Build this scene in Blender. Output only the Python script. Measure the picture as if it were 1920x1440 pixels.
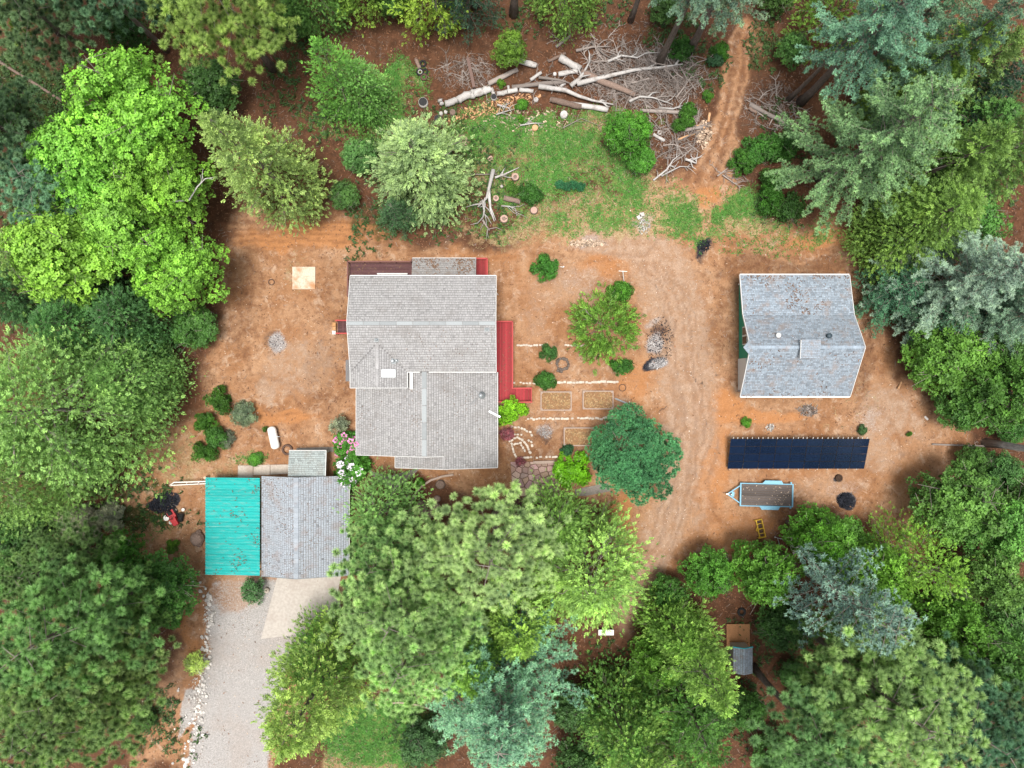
import bpy, math, random
import numpy as np
random.seed(7); rng = np.random.default_rng(11)
for o in list(bpy.data.objects): bpy.data.objects.remove(o)
SC = bpy.context.scene
COL = SC.collection

# ------------------------------------------------------------------ camera, sky, sun, exposure
H = 88.0           # flying height of the drone above the yard, metres
S = 16.8           # survey scale: map units per metre at ground level
cam_d = bpy.data.cameras.new('drone_camera'); cam = bpy.data.objects.new('drone_camera', cam_d); COL.objects.link(cam)
cam.location = (0, 0, H); cam_d.sensor_fit = 'HORIZONTAL'; cam_d.angle_x = 2*math.atan(960/S/H); cam_d.clip_end = 2000
SC.camera = cam
world = bpy.data.worlds.new('World'); SC.world = world; world.use_nodes = True
wn = world.node_tree; wn.nodes.clear()
wo = wn.nodes.new('ShaderNodeOutputWorld'); wb = wn.nodes.new('ShaderNodeBackground'); ws = wn.nodes.new('ShaderNodeTexSky')
SUN_EL, SUN_ROT = math.radians(85), math.radians(200)
ws.sky_type = 'NISHITA'; ws.sun_disc = False; ws.sun_elevation = SUN_EL; ws.sun_rotation = SUN_ROT
ws.air_density = 1.0; ws.dust_density = 4.0; ws.ozone_density = 1.0
wh = wn.nodes.new('ShaderNodeHueSaturation'); wh.inputs['Saturation'].default_value = 0.32      # overcast: the cloud deck greys the blue
wn.links.new(ws.outputs[0], wh.inputs['Color']); wn.links.new(wh.outputs[0], wb.inputs[0]); wn.links.new(wb.outputs[0], wo.inputs[0])
wb.inputs[1].default_value = 0.105
sun_d = bpy.data.lights.new('sun', 'SUN'); sun = bpy.data.objects.new('sun', sun_d); COL.objects.link(sun)
sun_d.energy = 2.4; sun_d.angle = math.radians(16); sun_d.color = (1.0, 0.95, 0.88)
from mathutils import Vector
_sd = Vector((math.sin(SUN_ROT)*math.cos(SUN_EL), math.cos(SUN_ROT)*math.cos(SUN_EL), math.sin(SUN_EL)))
sun.rotation_euler = _sd.to_track_quat('Z', 'Y').to_euler(); sun.location = _sd*120
SC.view_settings.view_transform = 'Standard'; SC.view_settings.look = 'None'; SC.view_settings.gamma = 1.0
SC.view_settings.exposure = 0.97; SC.view_settings.use_curve_mapping = False
SC.cycles.max_bounces = 6; SC.cycles.diffuse_bounces = 4; SC.cycles.transmission_bounces = 3

# ------------------------------------------------------------------ helpers
def W(px, py, h=0.0):
    """survey map coordinate (origin top left of the map sheet) of a point at height h -> metres"""
    k = (H-h)/H
    return ((px-960)/S*k, (720-py)/S*k, h)
def W2(px, py, h=0.0): return W(px, py, h)[:2]

class NT:
    def __init__(s, m): s.t = m.node_tree; s.n = s.t.nodes; s.l = s.t.links
    def add(s, ty, **kw):
        n = s.n.new(ty)
        for k, v in kw.items(): setattr(n, k, v)
        return n
    def put(s, sock, v):
        if hasattr(v, 'is_output') or isinstance(v, bpy.types.NodeSocket): s.l.new(v, sock)
        elif v is not None:
            if isinstance(v, (tuple, list)) and len(v) == 3 and sock.type == 'RGBA': v = (*v, 1)
            sock.default_value = v
    def noise(s, vec, scale, detail=3, rough=.55, dist=0.0, out=0):
        n = s.add('ShaderNodeTexNoise'); s.put(n.inputs['Vector'], vec); n.inputs['Scale'].default_value = scale
        n.inputs['Detail'].default_value = detail; n.inputs['Roughness'].default_value = rough; n.inputs['Distortion'].default_value = dist
        return n.outputs[out]
    def voro(s, vec, scale, feature='F1', out=0, rnd=1.0):
        n = s.add('ShaderNodeTexVoronoi', feature=feature); s.put(n.inputs['Vector'], vec); n.inputs['Scale'].default_value = scale
        n.inputs['Randomness'].default_value = rnd
        return n.outputs[out]
    def math(s, op, a, b=None, c=None, clamp=False):
        n = s.add('ShaderNodeMath', operation=op, use_clamp=clamp); s.put(n.inputs[0], a)
        if b is not None: s.put(n.inputs[1], b)
        if c is not None: s.put(n.inputs[2], c)
        return n.outputs[0]
    def ramp(s, x, a, b, c=0.0, d=1.0, smooth=True):
        n = s.add('ShaderNodeMapRange', interpolation_type='SMOOTHSTEP' if smooth else 'LINEAR'); s.put(n.inputs[0], x)
        for i, v in enumerate((a, b, c, d)): s.put(n.inputs[1+i], v)
        return n.outputs[0]
    def mix(s, f, a, b, mode='MIX'):
        n = s.add('ShaderNodeMix', data_type='RGBA', blend_type=mode); s.put(n.inputs[0], f); s.put(n.inputs[6], a); s.put(n.inputs[7], b)
        return n.outputs[2]
    def attr(s, name, out='Fac'):
        n = s.add('ShaderNodeAttribute', attribute_name=name); return n.outputs[out]
    def mapping(s, vec, scale=(1, 1, 1), rot=(0, 0, 0)):
        n = s.add('ShaderNodeMapping'); s.put(n.inputs[0], vec); n.inputs['Scale'].default_value = scale; n.inputs['Rotation'].default_value = rot
        return n.outputs[0]
    def bump(s, h, strength=.4, dist=.03):
        n = s.add('ShaderNodeBump'); n.inputs['Strength'].default_value = strength; n.inputs['Distance'].default_value = dist; s.put(n.inputs['Height'], h)
        return n.outputs[0]

def new_mat(name):
    m = bpy.data.materials.new(name); m.use_nodes = True; t = NT(m); t.n.clear()
    o = t.add('ShaderNodeOutputMaterial'); b = t.add('ShaderNodeBsdfPrincipled'); t.l.new(b.outputs[0], o.inputs[0])
    b.inputs['Specular IOR Level'].default_value = .25
    return m, t, b, o

def simple(name, col, rough=.7, var=.25, scale=3.0, metal=0.0, stain=None, stain_amt=.35, stretch=(1, 1, 1), tint=False, objvar=.0, spec=.25, bump=.3, obj_col=False):
    """painted / weathered surface: base colour, fine grain, broad stains, optional per piece tint and per object variation"""
    m, t, b, o = new_mat(name)
    pos = t.add('ShaderNodeNewGeometry').outputs['Position']
    v = t.mapping(pos, stretch)
    n1 = t.noise(v, scale*6, 4); n2 = t.noise(v, scale*.5, 4, .6)
    c = col
    if obj_col: c = t.add('ShaderNodeObjectInfo').outputs['Color']
    f = t.ramp(n1, .25, .75, 1-var, 1+var*.8)
    if tint: f = t.math('MULTIPLY', f, t.ramp(t.attr('tint'), 0, 1, .55, 1.4, False))
    if objvar:
        r = t.add('ShaderNodeObjectInfo').outputs['Random']; f = t.math('MULTIPLY', f, t.ramp(r, 0, 1, 1-objvar, 1+objvar, False))
    g = t.add('ShaderNodeVectorMath', operation='SCALE'); t.put(g.inputs[0], c); t.put(g.inputs['Scale'], f)
    c = g.outputs[0]
    if stain: c = t.mix(t.math('MULTIPLY', t.ramp(n2, .48, .72), stain_amt), c, stain)
    t.put(b.inputs['Base Color'], c); b.inputs['Roughness'].default_value = rough; b.inputs['Metallic'].default_value = metal
    b.inputs['Specular IOR Level'].default_value = spec
    if bump: t.put(b.inputs['Normal'], t.bump(n1, bump, .02))
    return m

def mesh_np(name, V, faces, mat=None, tint=None, smooth=False):
    """faces: list of int arrays, each (n,3) or (n,4)"""
    me = bpy.data.meshes.new(name); V = np.asarray(V, np.float32)
    faces = [np.asarray(f, np.int32) for f in faces if len(f)]
    me.vertices.add(len(V)); me.vertices.foreach_set('co', V.ravel())
    nl = sum(f.size for f in faces); npoly = sum(len(f) for f in faces)
    me.loops.add(nl); me.polygons.add(npoly)
    me.loops.foreach_set('vertex_index', np.concatenate([f.ravel() for f in faces]))
    tot = np.concatenate([np.full(len(f), f.shape[1], np.int32) for f in faces])
    me.polygons.foreach_set('loop_start', np.concatenate([[0], np.cumsum(tot)[:-1]]).astype(np.int32))
    if smooth: me.polygons.foreach_set('use_smooth', np.ones(npoly, bool))
    if tint is not None:
        a = me.attributes.new('tint', 'FLOAT', 'POINT'); a.data.foreach_set('value', np.asarray(tint, np.float32))
    me.update(calc_edges=True); me.validate()
    if mat: me.materials.append(mat)
    return me

class MB:
    """mesh collector for small shapes: boxes, tubes, prisms"""
    def __init__(s): s.v = []; s.f = []; s.t = []
    def add(s, vs, fs, tint=.5):
        b = len(s.v); s.v += [tuple(map(float, v)) for v in vs]; s.f += [[b+i for i in f] for f in fs]; s.t += [tint]*len(vs)
    def box(s, c, d, rz=0, tint=.5, ry=0):
        cx, cy, cz = c; x, y, z = d[0]/2, d[1]/2, d[2]/2; ca, sa = math.cos(rz), math.sin(rz); cb, sb = math.cos(ry), math.sin(ry)
        vs = []
        for i, j, k in ((-1,-1,-1),(1,-1,-1),(1,1,-1),(-1,1,-1),(-1,-1,1),(1,-1,1),(1,1,1),(-1,1,1)):
            a, b_, e = i*x, j*y, k*z; a, e = a*cb+e*sb, -a*sb+e*cb
            vs.append((cx+a*ca-b_*sa, cy+a*sa+b_*ca, cz+e))
        s.add(vs, [(0,3,2,1),(4,5,6,7),(0,1,5,4),(1,2,6,5),(2,3,7,6),(3,0,4,7)], tint); return s
    def span(s, a, b, w, h, tint=.5):
        """box beam from a to b (width w sideways, height h)"""
        a, b = Vector(a), Vector(b); d = (b-a).normalized(); up = Vector((0,0,1)) if abs(d.z) < .95 else Vector((0,1,0))
        sd = d.cross(up).normalized(); u = sd.cross(d)
        vs = []
        for p in (a, b):
            for i, j in ((-1,-1),(1,-1),(1,1),(-1,1)): vs.append(p+sd*(i*w/2)+u*(j*h/2))
        s.add(vs, [(0,1,2,3),(7,6,5,4),(0,4,5,1),(1,5,6,2),(2,6,7,3),(3,7,4,0)], tint); return s
    def tube(s, pts, rs, n=8, tint=.5, cap=True):
        pts = [Vector(p) for p in pts]
        if not hasattr(rs, '__len__'): rs = [rs]*len(pts)
        base = len(s.v); prev = None
        for i, p in enumerate(pts):
            d = (pts[min(i+1, len(pts)-1)]-pts[max(i-1, 0)]).normalized()
            if prev is None:
                ref = Vector((0,0,1)) if abs(d.z) < .9 else Vector((1,0,0)); prev = d.cross(ref).normalized()
            a = (prev-d*prev.dot(d)).normalized(); b_ = d.cross(a); prev = a
            for k in range(n):
                th = 2*math.pi*k/n; q = p+(a*math.cos(th)+b_*math.sin(th))*rs[i]; s.v.append(tuple(q)); s.t.append(tint)
        for i in range(len(pts)-1):
            for k in range(n):
                k2 = (k+1) % n; s.f.append([base+i*n+k, base+i*n+k2, base+(i+1)*n+k2, base+(i+1)*n+k])
        if cap:
            s.f.append([base+k for k in range(n)][::-1]); e = base+(len(pts)-1)*n; s.f.append([e+k for k in range(n)])
        return s
    def prism(s, poly, z0, z1, tint=.5):
        n = len(poly); z0 = z0 if hasattr(z0, '__len__') else [z0]*n; z1 = z1 if hasattr(z1, '__len__') else [z1]*n
        ar = sum(poly[i][0]*poly[(i+1) % n][1]-poly[(i+1) % n][0]*poly[i][1] for i in range(n))
        if ar < 0: poly = poly[::-1]; z0 = z0[::-1]; z1 = z1[::-1]
        vs = [(p[0], p[1], z0[i]) for i, p in enumerate(poly)]+[(p[0], p[1], z1[i]) for i, p in enumerate(poly)]
        fs = [list(range(n))[::-1], list(range(n, 2*n))]+[[i, (i+1) % n, n+(i+1) % n, n+i] for i in range(n)]
        s.add(vs, fs, tint); return s
    def torus(s, c, R, r, n=20, m=8, tint=.5, zs=1.0):
        base = len(s.v)
        for i in range(n):
            a = 2*math.pi*i/n
            for j in range(m):
                b_ = 2*math.pi*j/m; rr = R+r*math.cos(b_); s.v.append((c[0]+rr*math.cos(a), c[1]+rr*math.sin(a), c[2]+r*zs*math.sin(b_))); s.t.append(tint)
        for i in range(n):
            for j in range(m):
                s.f.append([base+i*m+j, base+((i+1) % n)*m+j, base+((i+1) % n)*m+(j+1) % m, base+i*m+(j+1) % m])
        return s
    def lathe(s, c, prof, n=16, tint=.5):
        base = len(s.v)
        for r, z in prof:
            for k in range(n): s.v.append((c[0]+r*math.cos(2*math.pi*k/n), c[1]+r*math.sin(2*math.pi*k/n), c[2]+z)); s.t.append(tint)
        for i in range(len(prof)-1):
            for k in range(n): s.f.append([base+i*n+k, base+i*n+(k+1) % n, base+(i+1)*n+(k+1) % n, base+(i+1)*n+k])
        s.f.append([base+k for k in range(n)][::-1]); e = base+(len(prof)-1)*n; s.f.append([e+k for k in range(n)])
        return s
    def mesh(s, name, mat, smooth=False, off=(0, 0, 0)):
        me = bpy.data.meshes.new(name); me.from_pydata([(v[0]-off[0], v[1]-off[1], v[2]-off[2]) for v in s.v], [], s.f)
        a = me.attributes.new('tint', 'FLOAT', 'POINT'); a.data.foreach_set('value', s.t)
        if smooth: me.polygons.foreach_set('use_smooth', [True]*len(me.polygons))
        me.materials.append(mat); me.update(); return me
    def build(s, name, mat, parent=None, smooth=False, label=None):
        off = parent['_base'] if parent is not None and '_base' in parent else (0, 0, 0)
        o = link(name, s.mesh(name, mat, smooth, off), parent, label=label)
        if parent is not None and '_base' in parent: o['_base'] = off
        return o

def link(name, me, parent=None, loc=(0, 0, 0), rz=0.0, scale=1, label=None, cat=None, group=None, kind=None, rot=None):
    o = bpy.data.objects.new(name, me); COL.objects.link(o); o.location = loc
    o.rotation_euler = rot if rot is not None else (0, 0, rz)
    o.scale = (scale,)*3 if not hasattr(scale, '__len__') else scale
    if parent is not None: o.parent = parent
    tag(o, label, cat, group, kind); return o
def tag(o, label=None, cat=None, group=None, kind=None):
    for k, v in (('label', label), ('category', cat), ('group', group), ('kind', kind)):
        if v: o[k] = v
    return o
def thing(name, label, cat, loc=(0, 0, 0), rz=0.0, group=None, scale=1, world_parts=False):
    """Empty at the base of a thing; with world_parts its parts are written in world coordinates"""
    o = link(name, None, None, loc, rz, scale, label, cat, group); o.empty_display_size = .3
    if world_parts: o['_base'] = tuple(float(c) for c in loc)
    return o
def unit(n): v = rng.normal(0, 1, (n, 3)); return v/np.linalg.norm(v, axis=1, keepdims=True)
# ------------------------------------------------------------------ ground: one sheet, dirt yard, meadow, drive and forest floor
def vnoise(x, y, scale, seed, octs=3):
    """smooth value noise, -1..1, numpy"""
    out = np.zeros_like(x); amp = 1.0; tot = 0.0
    for o in range(octs):
        r = np.random.default_rng(seed*17+o); g = r.uniform(-1, 1, (128, 128))
        u = x/scale*2**o+1000.3; v = y/scale*2**o+1000.7
        i = np.floor(u).astype(int); j = np.floor(v).astype(int); fu = u-i; fv = v-j
        fu = fu*fu*(3-2*fu); fv = fv*fv*(3-2*fv); i0, i1, j0, j1 = i % 128, (i+1) % 128, j % 128, (j+1) % 128
        out += amp*((g[i0, j0]*(1-fu)+g[i1, j0]*fu)*(1-fv)+(g[i0, j1]*(1-fu)+g[i1, j1]*fu)*fv); tot += amp; amp *= .5
    return out/tot

class Paint:
    """material weights of the ground as a function of the survey coordinates"""
    def __init__(s, px, py):
        s.x = px+26*vnoise(px, py, 80, 1)+16*vnoise(px, py, 28, 5)+8*vnoise(px, py, 12, 2); s.y = py+26*vnoise(px, py, 80, 3)+16*vnoise(px, py, 28, 6)+8*vnoise(px, py, 12, 4)
        s.rx, s.ry = px, py
        s.c = {k: np.zeros_like(px) for k in ('grass', 'duff', 'pale', 'gravel', 'orange', 'ash', 'char', 'straw', 'under', 'rut')}
    def ell(s, ch, cx, cy, rx, ry=None, rot=0, soft=.45, val=1.0, warp=1.0, op='max'):
        ry = ry or rx; x = s.rx+(s.x-s.rx)*warp-cx; y = s.ry+(s.y-s.ry)*warp-cy; a = math.radians(rot)
        u = (x*math.cos(a)+y*math.sin(a))/rx; v = (-x*math.sin(a)+y*math.cos(a))/ry; d = np.sqrt(u*u+v*v)
        w = np.clip((1+soft/2-d)/soft, 0, 1); w = w*w*(3-2*w)*val; s._put(ch, w, op)
    def _put(s, ch, w, op):
        if op == 'max': s.c[ch] = np.maximum(s.c[ch], w)
        elif op == 'add': s.c[ch] = np.clip(s.c[ch]+w, 0, 1)
        else: s.c[ch] = s.c[ch]*(1-w)
    def line(s, ch, pts, w0, soft=.5, val=1.0, warp=.5, op='max'):
        x = s.rx+(s.x-s.rx)*warp; y = s.ry+(s.y-s.ry)*warp; best = np.zeros_like(x)
        for i in range(len(pts)-1):
            (ax, ay, *aw), (bx, by, *bw) = pts[i], pts[i+1]; wa = aw[0] if aw else w0; wb_ = bw[0] if bw else w0
            dx, dy = bx-ax, by-ay; t = np.clip(((x-ax)*dx+(y-ay)*dy)/(dx*dx+dy*dy), 0, 1)
            d = np.hypot(x-ax-t*dx, y-ay-t*dy)/(wa+(wb_-wa)*t); w = np.clip((1+soft/2-d)/soft, 0, 1); best = np.maximum(best, w*w*(3-2*w)*val)
        s._put(ch, best, op)
    def poly(s, ch, pts, soft=8, val=1.0, warp=.4, op='max'):
        x = s.rx+(s.x-s.rx)*warp; y = s.ry+(s.y-s.ry)*warp; ins = np.zeros(x.shape, bool); dist = np.full(x.shape, 1e9); n = len(pts)
        for i in range(n):
            (ax, ay), (bx, by) = pts[i], pts[(i+1) % n]
            if ay != by: ins ^= ((ay > y) != (by > y)) & (x < (bx-ax)*(y-ay)/(by-ay)+ax)
            dx, dy = bx-ax, by-ay; t = np.clip(((x-ax)*dx+(y-ay)*dy)/(dx*dx+dy*dy+1e-9), 0, 1); dist = np.minimum(dist, np.hypot(x-ax-t*dx, y-ay-t*dy))
        w = np.clip(.5+np.where(ins, dist, -dist)/soft, 0, 1); s._put(ch, w*w*(3-2*w)*val, op)

def paint(px, py):
    p = Paint(px, py); E, L, G = p.ell, p.line, p.poly
    # forest floor everywhere outside the yard
    yard = [(232,985),(260,880),(370,770),(395,640),(420,470),(450,395),(610,400),(760,455),(900,470),(1290,330),(1400,60),(1440,60),(1400,330),(1430,420),(1560,430),(1640,460),
            (1640,600),(1700,700),(1800,800),(1820,870),(1700,960),(1700,1040),(1620,960),(1480,940),(1400,1040),(1290,1050),(1210,1150),(1160,1180),(1150,960),(1000,950),(690,880),(640,1080),(520,1440),(250,1440),(300,1300),(350,1180),(330,1060),(250,1030)]
    p.c['duff'][:] = 1.0; G('duff', yard, 60, 1.0, 1.0, 'sub')
    G('duff', [(640,130),(780,100),(1330,70),(1330,340),(1240,330),(1100,215),(820,205),(640,420),(560,400)], 50, .8, 1)
    E('duff', 1440, 180, 80, 110, 0, .5, .9); E('duff', 1430, 350, 50, 90); E('duff', 1900, 820, 90, 60, 0, .5, .8); E('duff', 1640, 1000, 60, 70, 0, .8, .35)
    E('duff', 590, 330, 60, 100, 0, .6, .7); E('duff', 760, 930, 130, 40, 0, .6, .9); E('duff', 1020, 850, 100, 60, 0, .8, .45); E('duff', 1380, 600, 60, 110, 0, 1, .45)
    E('duff', 440, 540, 60, 120, 0, 1, .45); E('duff', 640, 560, 60, 100, 0, 1, .4); E('duff', 620, 700, 45, 90, 0, 1, .4); E('duff', 1490, 500, 180, 22, 0, .8, .55); E('duff', 480, 790, 90, 60, 0, 1, .3); E('duff', 1620, 600, 40, 160, 0, .8, .55)
    E('duff', 760, 440, 160, 30, 0, .9, .4); E('duff', 500, 420, 90, 26, 0, .9, .35)
    # meadow and lawns
    for a in ((1010,265,130,45,8,.95),(1130,275,80,40,0,.75),(735,175,58,50,-30,.75),(700,235,70,40,-40,.75),(640,230,60,30,0,.7),(1050,330,160,70,0,.6),(1200,360,120,45,10,.6),(940,320,70,60,0,.62),(980,410,130,28,0,.6),(1130,410,170,34,0,.55),(920,250,90,50,0,.6),(1100,225,120,24,0,.5),
              (1250,400,90,35,0,.7),(1380,400,60,45,0,.65),(1480,440,110,25,0,.4),(1290,440,90,22,0,.45),(710,1385,110,75,0,1.),(690,1340,90,35,0,.95),(470,860,34,12,0,.5),(270,1000,60,20,0,.2),(1420,470,60,16,0,.35)):
        E('grass', *a[:5], .7, a[5])
    for a in ((1240,300,40,70,-10),(1340,330,34,90,15)): E('grass', *a, .8, .8, 1, 'sub')
    E('grass', 700, 1440, 60, 25, 0, .8, .7, 1, 'sub')
    for a in ((1180,420,150,32,0,.55),(990,440,150,20,0,.5),(1280,390,80,30,0,.45),(1090,400,120,40,0,.5),(900,300,40,60,0,.4),(1150,230,80,25,0,.7),(1060,300,90,40,0,.35),(950,340,60,40,0,.45),(1200,330,60,40,0,.5),(700,1430,80,30,0,.6),(1400,420,70,30,0,.6),(560,510,30,40,0,.45),(420,900,60,60,0,.5),(320,860,70,60,0,.55),(450,1000,200,60,0,.15),(1590,760,120,40,0,.2),(1440,600,50,60,0,.35)):
        E('straw', *a[:5], .8, a[5])
    # packed pale dirt: the loop round the yard
    L('pale', [(1160,1170,30),(1230,1040,38),(1265,940,36),(1290,840,40),(1295,740,52),(1280,620,60),(1250,520,60),(1200,470,40),(1100,450,24)], 40, .9, .85)
    L('pale', [(1290,740),(1320,860),(1300,960)], 40, 1.0, .5); E('pale', 1680, 770, 60, 50, 20, .9, .8); E('pale', 1650, 830, 40, 70, 0, .9, .6); E('pale', 1060, 540, 90, 46, 0, 1, .5); E('pale', 1000, 600, 40, 50, 0, 1, .45)
    E('pale', 560, 690, 70, 45, 0, .9, .6); E('pale', 500, 725, 30, 22, 0, .9, .8); E('pale', 480, 1120, 70, 70, 0, .9, .6); E('pale', 1080, 680, 100, 30, 0, 1, .35); E('pale', 1540, 900, 90, 26, 0, 1, .4); E('pale', 600, 640, 50, 50, 0, 1, .35)
    E('pale', 1000, 780, 100, 26, 0, 1, .3); E('pale', 320, 1280, 34, 120, 0, .8, .35)
    # orange subsoil
    for a in ((590,440,150,26,0,.85),(480,445,50,20,0,.6),(1180,500,120,26,0,.6),(1350,760,60,40,0,.8),(1420,780,90,20,0,.75),(1340,880,40,90,0,.7),(1500,860,150,30,0,.4),(520,775,110,22,0,.75),(1400,1000,70,50,0,.6),(1195,710,40,50,0,.6),(1050,750,110,40,0,.4),(1180,960,30,60,0,.7),(1220,1080,30,70,0,.6),
              (1560,450,110,18,0,.6),(1000,520,50,40,0,.4),(360,1200,16,50,0,.6),(340,1350,30,60,0,.4),(1330,370,26,30,0,.7),(1700,900,60,60,0,.4),(430,500,40,60,0,.3),(900,470,90,16,0,.5),(1640,980,50,60,0,.3)):
        E('orange', *a[:5], .9, a[5])
    for pts in ([(1392,60,22),(1378,160,25),(1352,250,27),(1325,330,24)],): L('orange', pts, 24, .5, .3); L('duff', pts, 25, .5, .7, .5, 'sub')
    for pts in ([(1384,60),(1372,160),(1346,250),(1312,335)], [(1402,60),(1390,160),(1366,250),(1336,330)]): L('rut', pts, 5.5, .8, 1.0, .35)
    for y, v in ((414,.8),(426,.6),(436,.8),(448,.7),(460,.5)): L('rut', [(430,y+4),(520,y),(700,y+6),(800,y+14)], 2.6, .9, v, .35)
    for dx, v in ((-26,.5),(-12,.6),(8,.5),(22,.6),(34,.4)): L('rut', [(1175+dx,1150),(1240+dx,1020),(1280+dx,900),(1296+dx,800),(1290+dx,720),(1275+dx,620),(1255+dx,540),(1215+dx,490)], 2.4, .9, v, .45)
    for dy, v in ((0,.5),(14,.6),(30,.4)): L('rut', [(1360,455+dy),(1450,462+dy),(1560,470+dy),(1640,490+dy)], 2.5, .9, v, .5)
    for pts in ([(1300,760),(1360,770),(1450,764),(1560,772),(1650,760)], [(1330,900),(1340,960),(1400,1010)], [(1650,760),(1690,820),(1680,900)], [(640,760),(560,720),(470,690),(440,620),(450,540)], [(620,775),(540,735),(455,700)], [(1210,480),(1130,500),(1060,480),(980,470),(920,480)]): L('rut', pts, 2.6, .9, .5, .6)
    for pts in ([(1200,1110),(1236,1010),(1268,920),(1282,800),(1268,700)], [(1226,1130),(1258,1030),(1290,930),(1306,810),(1296,700),(1270,560)], [(1180,1000),(1220,1040),(1215,1110)]): L('rut', pts, 4, .9, .35, .5)
    L('rut', [(1340,820),(1338,900),(1345,960)], 4, .9, .5, .6); L('rut', [(1240,455),(1210,480),(1130,485)], 3, .9, .4); L('rut', [(470,775),(560,772),(640,780)], 3, .8, .5, .6)
    # gravel drive
    G('gravel', [(400,1085),(520,1085),(640,1085),(640,1200),(540,1260),(510,1340),(506,1460),(340,1460),(372,1340),(385,1230),(392,1150)], 26, .85, .5)
    E('gravel', 440, 1120, 46, 40, 0, .8, .45, 1, 'sub'); G('gravel', [(330,1400),(376,1340),(380,1290),(350,1290),(335,1320)], 14, .7)
    # burn scars
    E('ash', 522, 645, 17, 18, 0, .7, 1, .35); E('char', 515, 640, 26, 20, 20, 1, .5, .5); E('char', 500, 660, 26, 16, -30, 1, .35)
    E('char', 1236, 640, 34, 56, 8, .9, .42, .6); E('ash', 1228, 645, 18, 17, 0, .8, 1, .4); E('ash', 1236, 682, 22, 11, -20, .8, .85, .4); E('ash', 1222, 607, 18, 8, -20, .9, .6, .4); E('char', 1228, 683, 26, 13, -20, .5, .9, .3); E('ash', 1232, 682, 17, 8, -20, .8, .9, .3)
    E('duff', 1235, 625, 16, 12, 0, .8, .7, .3)
    E('char', 306, 945, 32, 20, -18, .4, 1, .5); E('char', 325, 965, 14, 12, 0, .6, .6); E('char', 1320, 460, 17, 13, 0, 1.0, .8, .8); E('char', 1585, 938, 18, 17, 0, .5, 1, .4); E('ash', 1575, 915, 34, 26, 0, 1, .35); E('char', 1565, 915, 40, 30, 0, 1, .25)
    E('char', 1572, 896, 8, 7, 0, .5, 1, .2); E('ash', 1022, 808, 15, 14, 0, .8, .6, .4); E('char', 1024, 818, 16, 14, 0, .9, .55); E('char', 1515, 768, 22, 14, 0, .8, .35); E('char', 985, 945, 40, 16, 0, .8, .6); E('char', 1000, 955, 70, 20, 0, .8, .5)
    E('ash', 1100, 456, 40, 8, 0, 1, .55); E('ash', 1208, 420, 15, 20, 0, .9, .5); E('ash', 1100, 530, 60, 30, 0, 1.2, .3); E('ash', 1640, 790, 24, 30, 0, 1, .5); E('ash', 440, 1165, 14, 14, 0, 1, .5)
    for a in ((1312,700,5,8),(1318,714,7,4),(1340,690,4,5),(1245,760,3,9),(1320,470,10,12)): E('char', *a, 0, .9, .6)
    # low green undergrowth beneath the trees
    for a in ((60,190,110,70,0,.95),(150,560,160,60,0,.8),(160,980,180,30,0,.7),(60,1010,120,50,0,.7),(260,1330,60,70,0,.6),(20,130,60,60,0,.7),(700,420,60,40,0,.5),(1320,120,50,40,0,.4),(1850,1300,120,120,0,.3),(1400,1300,80,120,0,.3),(250,920,70,30,0,.5),(1450,400,50,30,0,.5),(820,330,130,110,0,.4),(800,1380,60,60,0,.4),(300,1390,80,40,0,.4),(1690,420,60,40,0,.5),(560,60,50,50,0,.45),(610,200,40,60,0,.5),(980,30,60,40,0,.4),(1120,20,60,30,0,.4),(1260,60,50,40,0,.5),(1440,90,40,60,0,.5),(1480,250,40,60,0,.4),(1880,240,60,120,0,.6),(1890,620,60,70,0,.5),(1640,1130,80,70,0,.5),(1520,1250,80,90,0,.4),(1160,1300,90,90,0,.5),(1290,1240,70,80,0,.5),(60,1300,120,140,0,.6),(700,470,60,10,0,.4),(530,160,40,60,0,.4),(70,420,90,120,0,.6)):
        E('under', *a[:5], .8, a[5])
    nz = vnoise(px, py, 46, 31, 3); p.c['grass'] = np.clip(p.c['grass']*(.95+.75*nz), 0, 1); p.c['straw'] = np.clip(p.c['straw']+.35*(p.c['grass'] > .1)*np.clip(-nz*1.6, 0, 1), 0, 1)
    E('grass', 708, 1385, 92, 58, 0, .6, .95)
    return p.c

xs = np.arange(-62, 62.01, .25); ys = np.arange(-48, 48.01, .25)
edge = [6, 20, 60, 160, 420]
gx = np.concatenate([[xs[0]-e for e in edge[::-1]], xs, [xs[-1]+e for e in edge]]); gy = np.concatenate([[ys[0]-e for e in edge[::-1]], ys, [ys[-1]+e for e in edge]])
GX, GY = np.meshgrid(gx, gy); GPX, GPY = 960+GX*S, 720-GY*S
WT = paint(GPX, GPY)
GZ = .05*vnoise(GX, GY, 3.0, 21)+.02*vnoise(GX, GY, .8, 22, 2)-.05*WT['rut']+.06*WT['duff']*vnoise(GX, GY, 1.5, 23)-.04
flat = np.zeros_like(GX)
nx, ny = len(gx), len(gy); idx = np.arange(nx*ny).reshape(ny, nx)
quads = np.stack([idx[:-1, :-1], idx[:-1, 1:], idx[1:, 1:], idx[1:, :-1]], -1).reshape(-1, 4)

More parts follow.
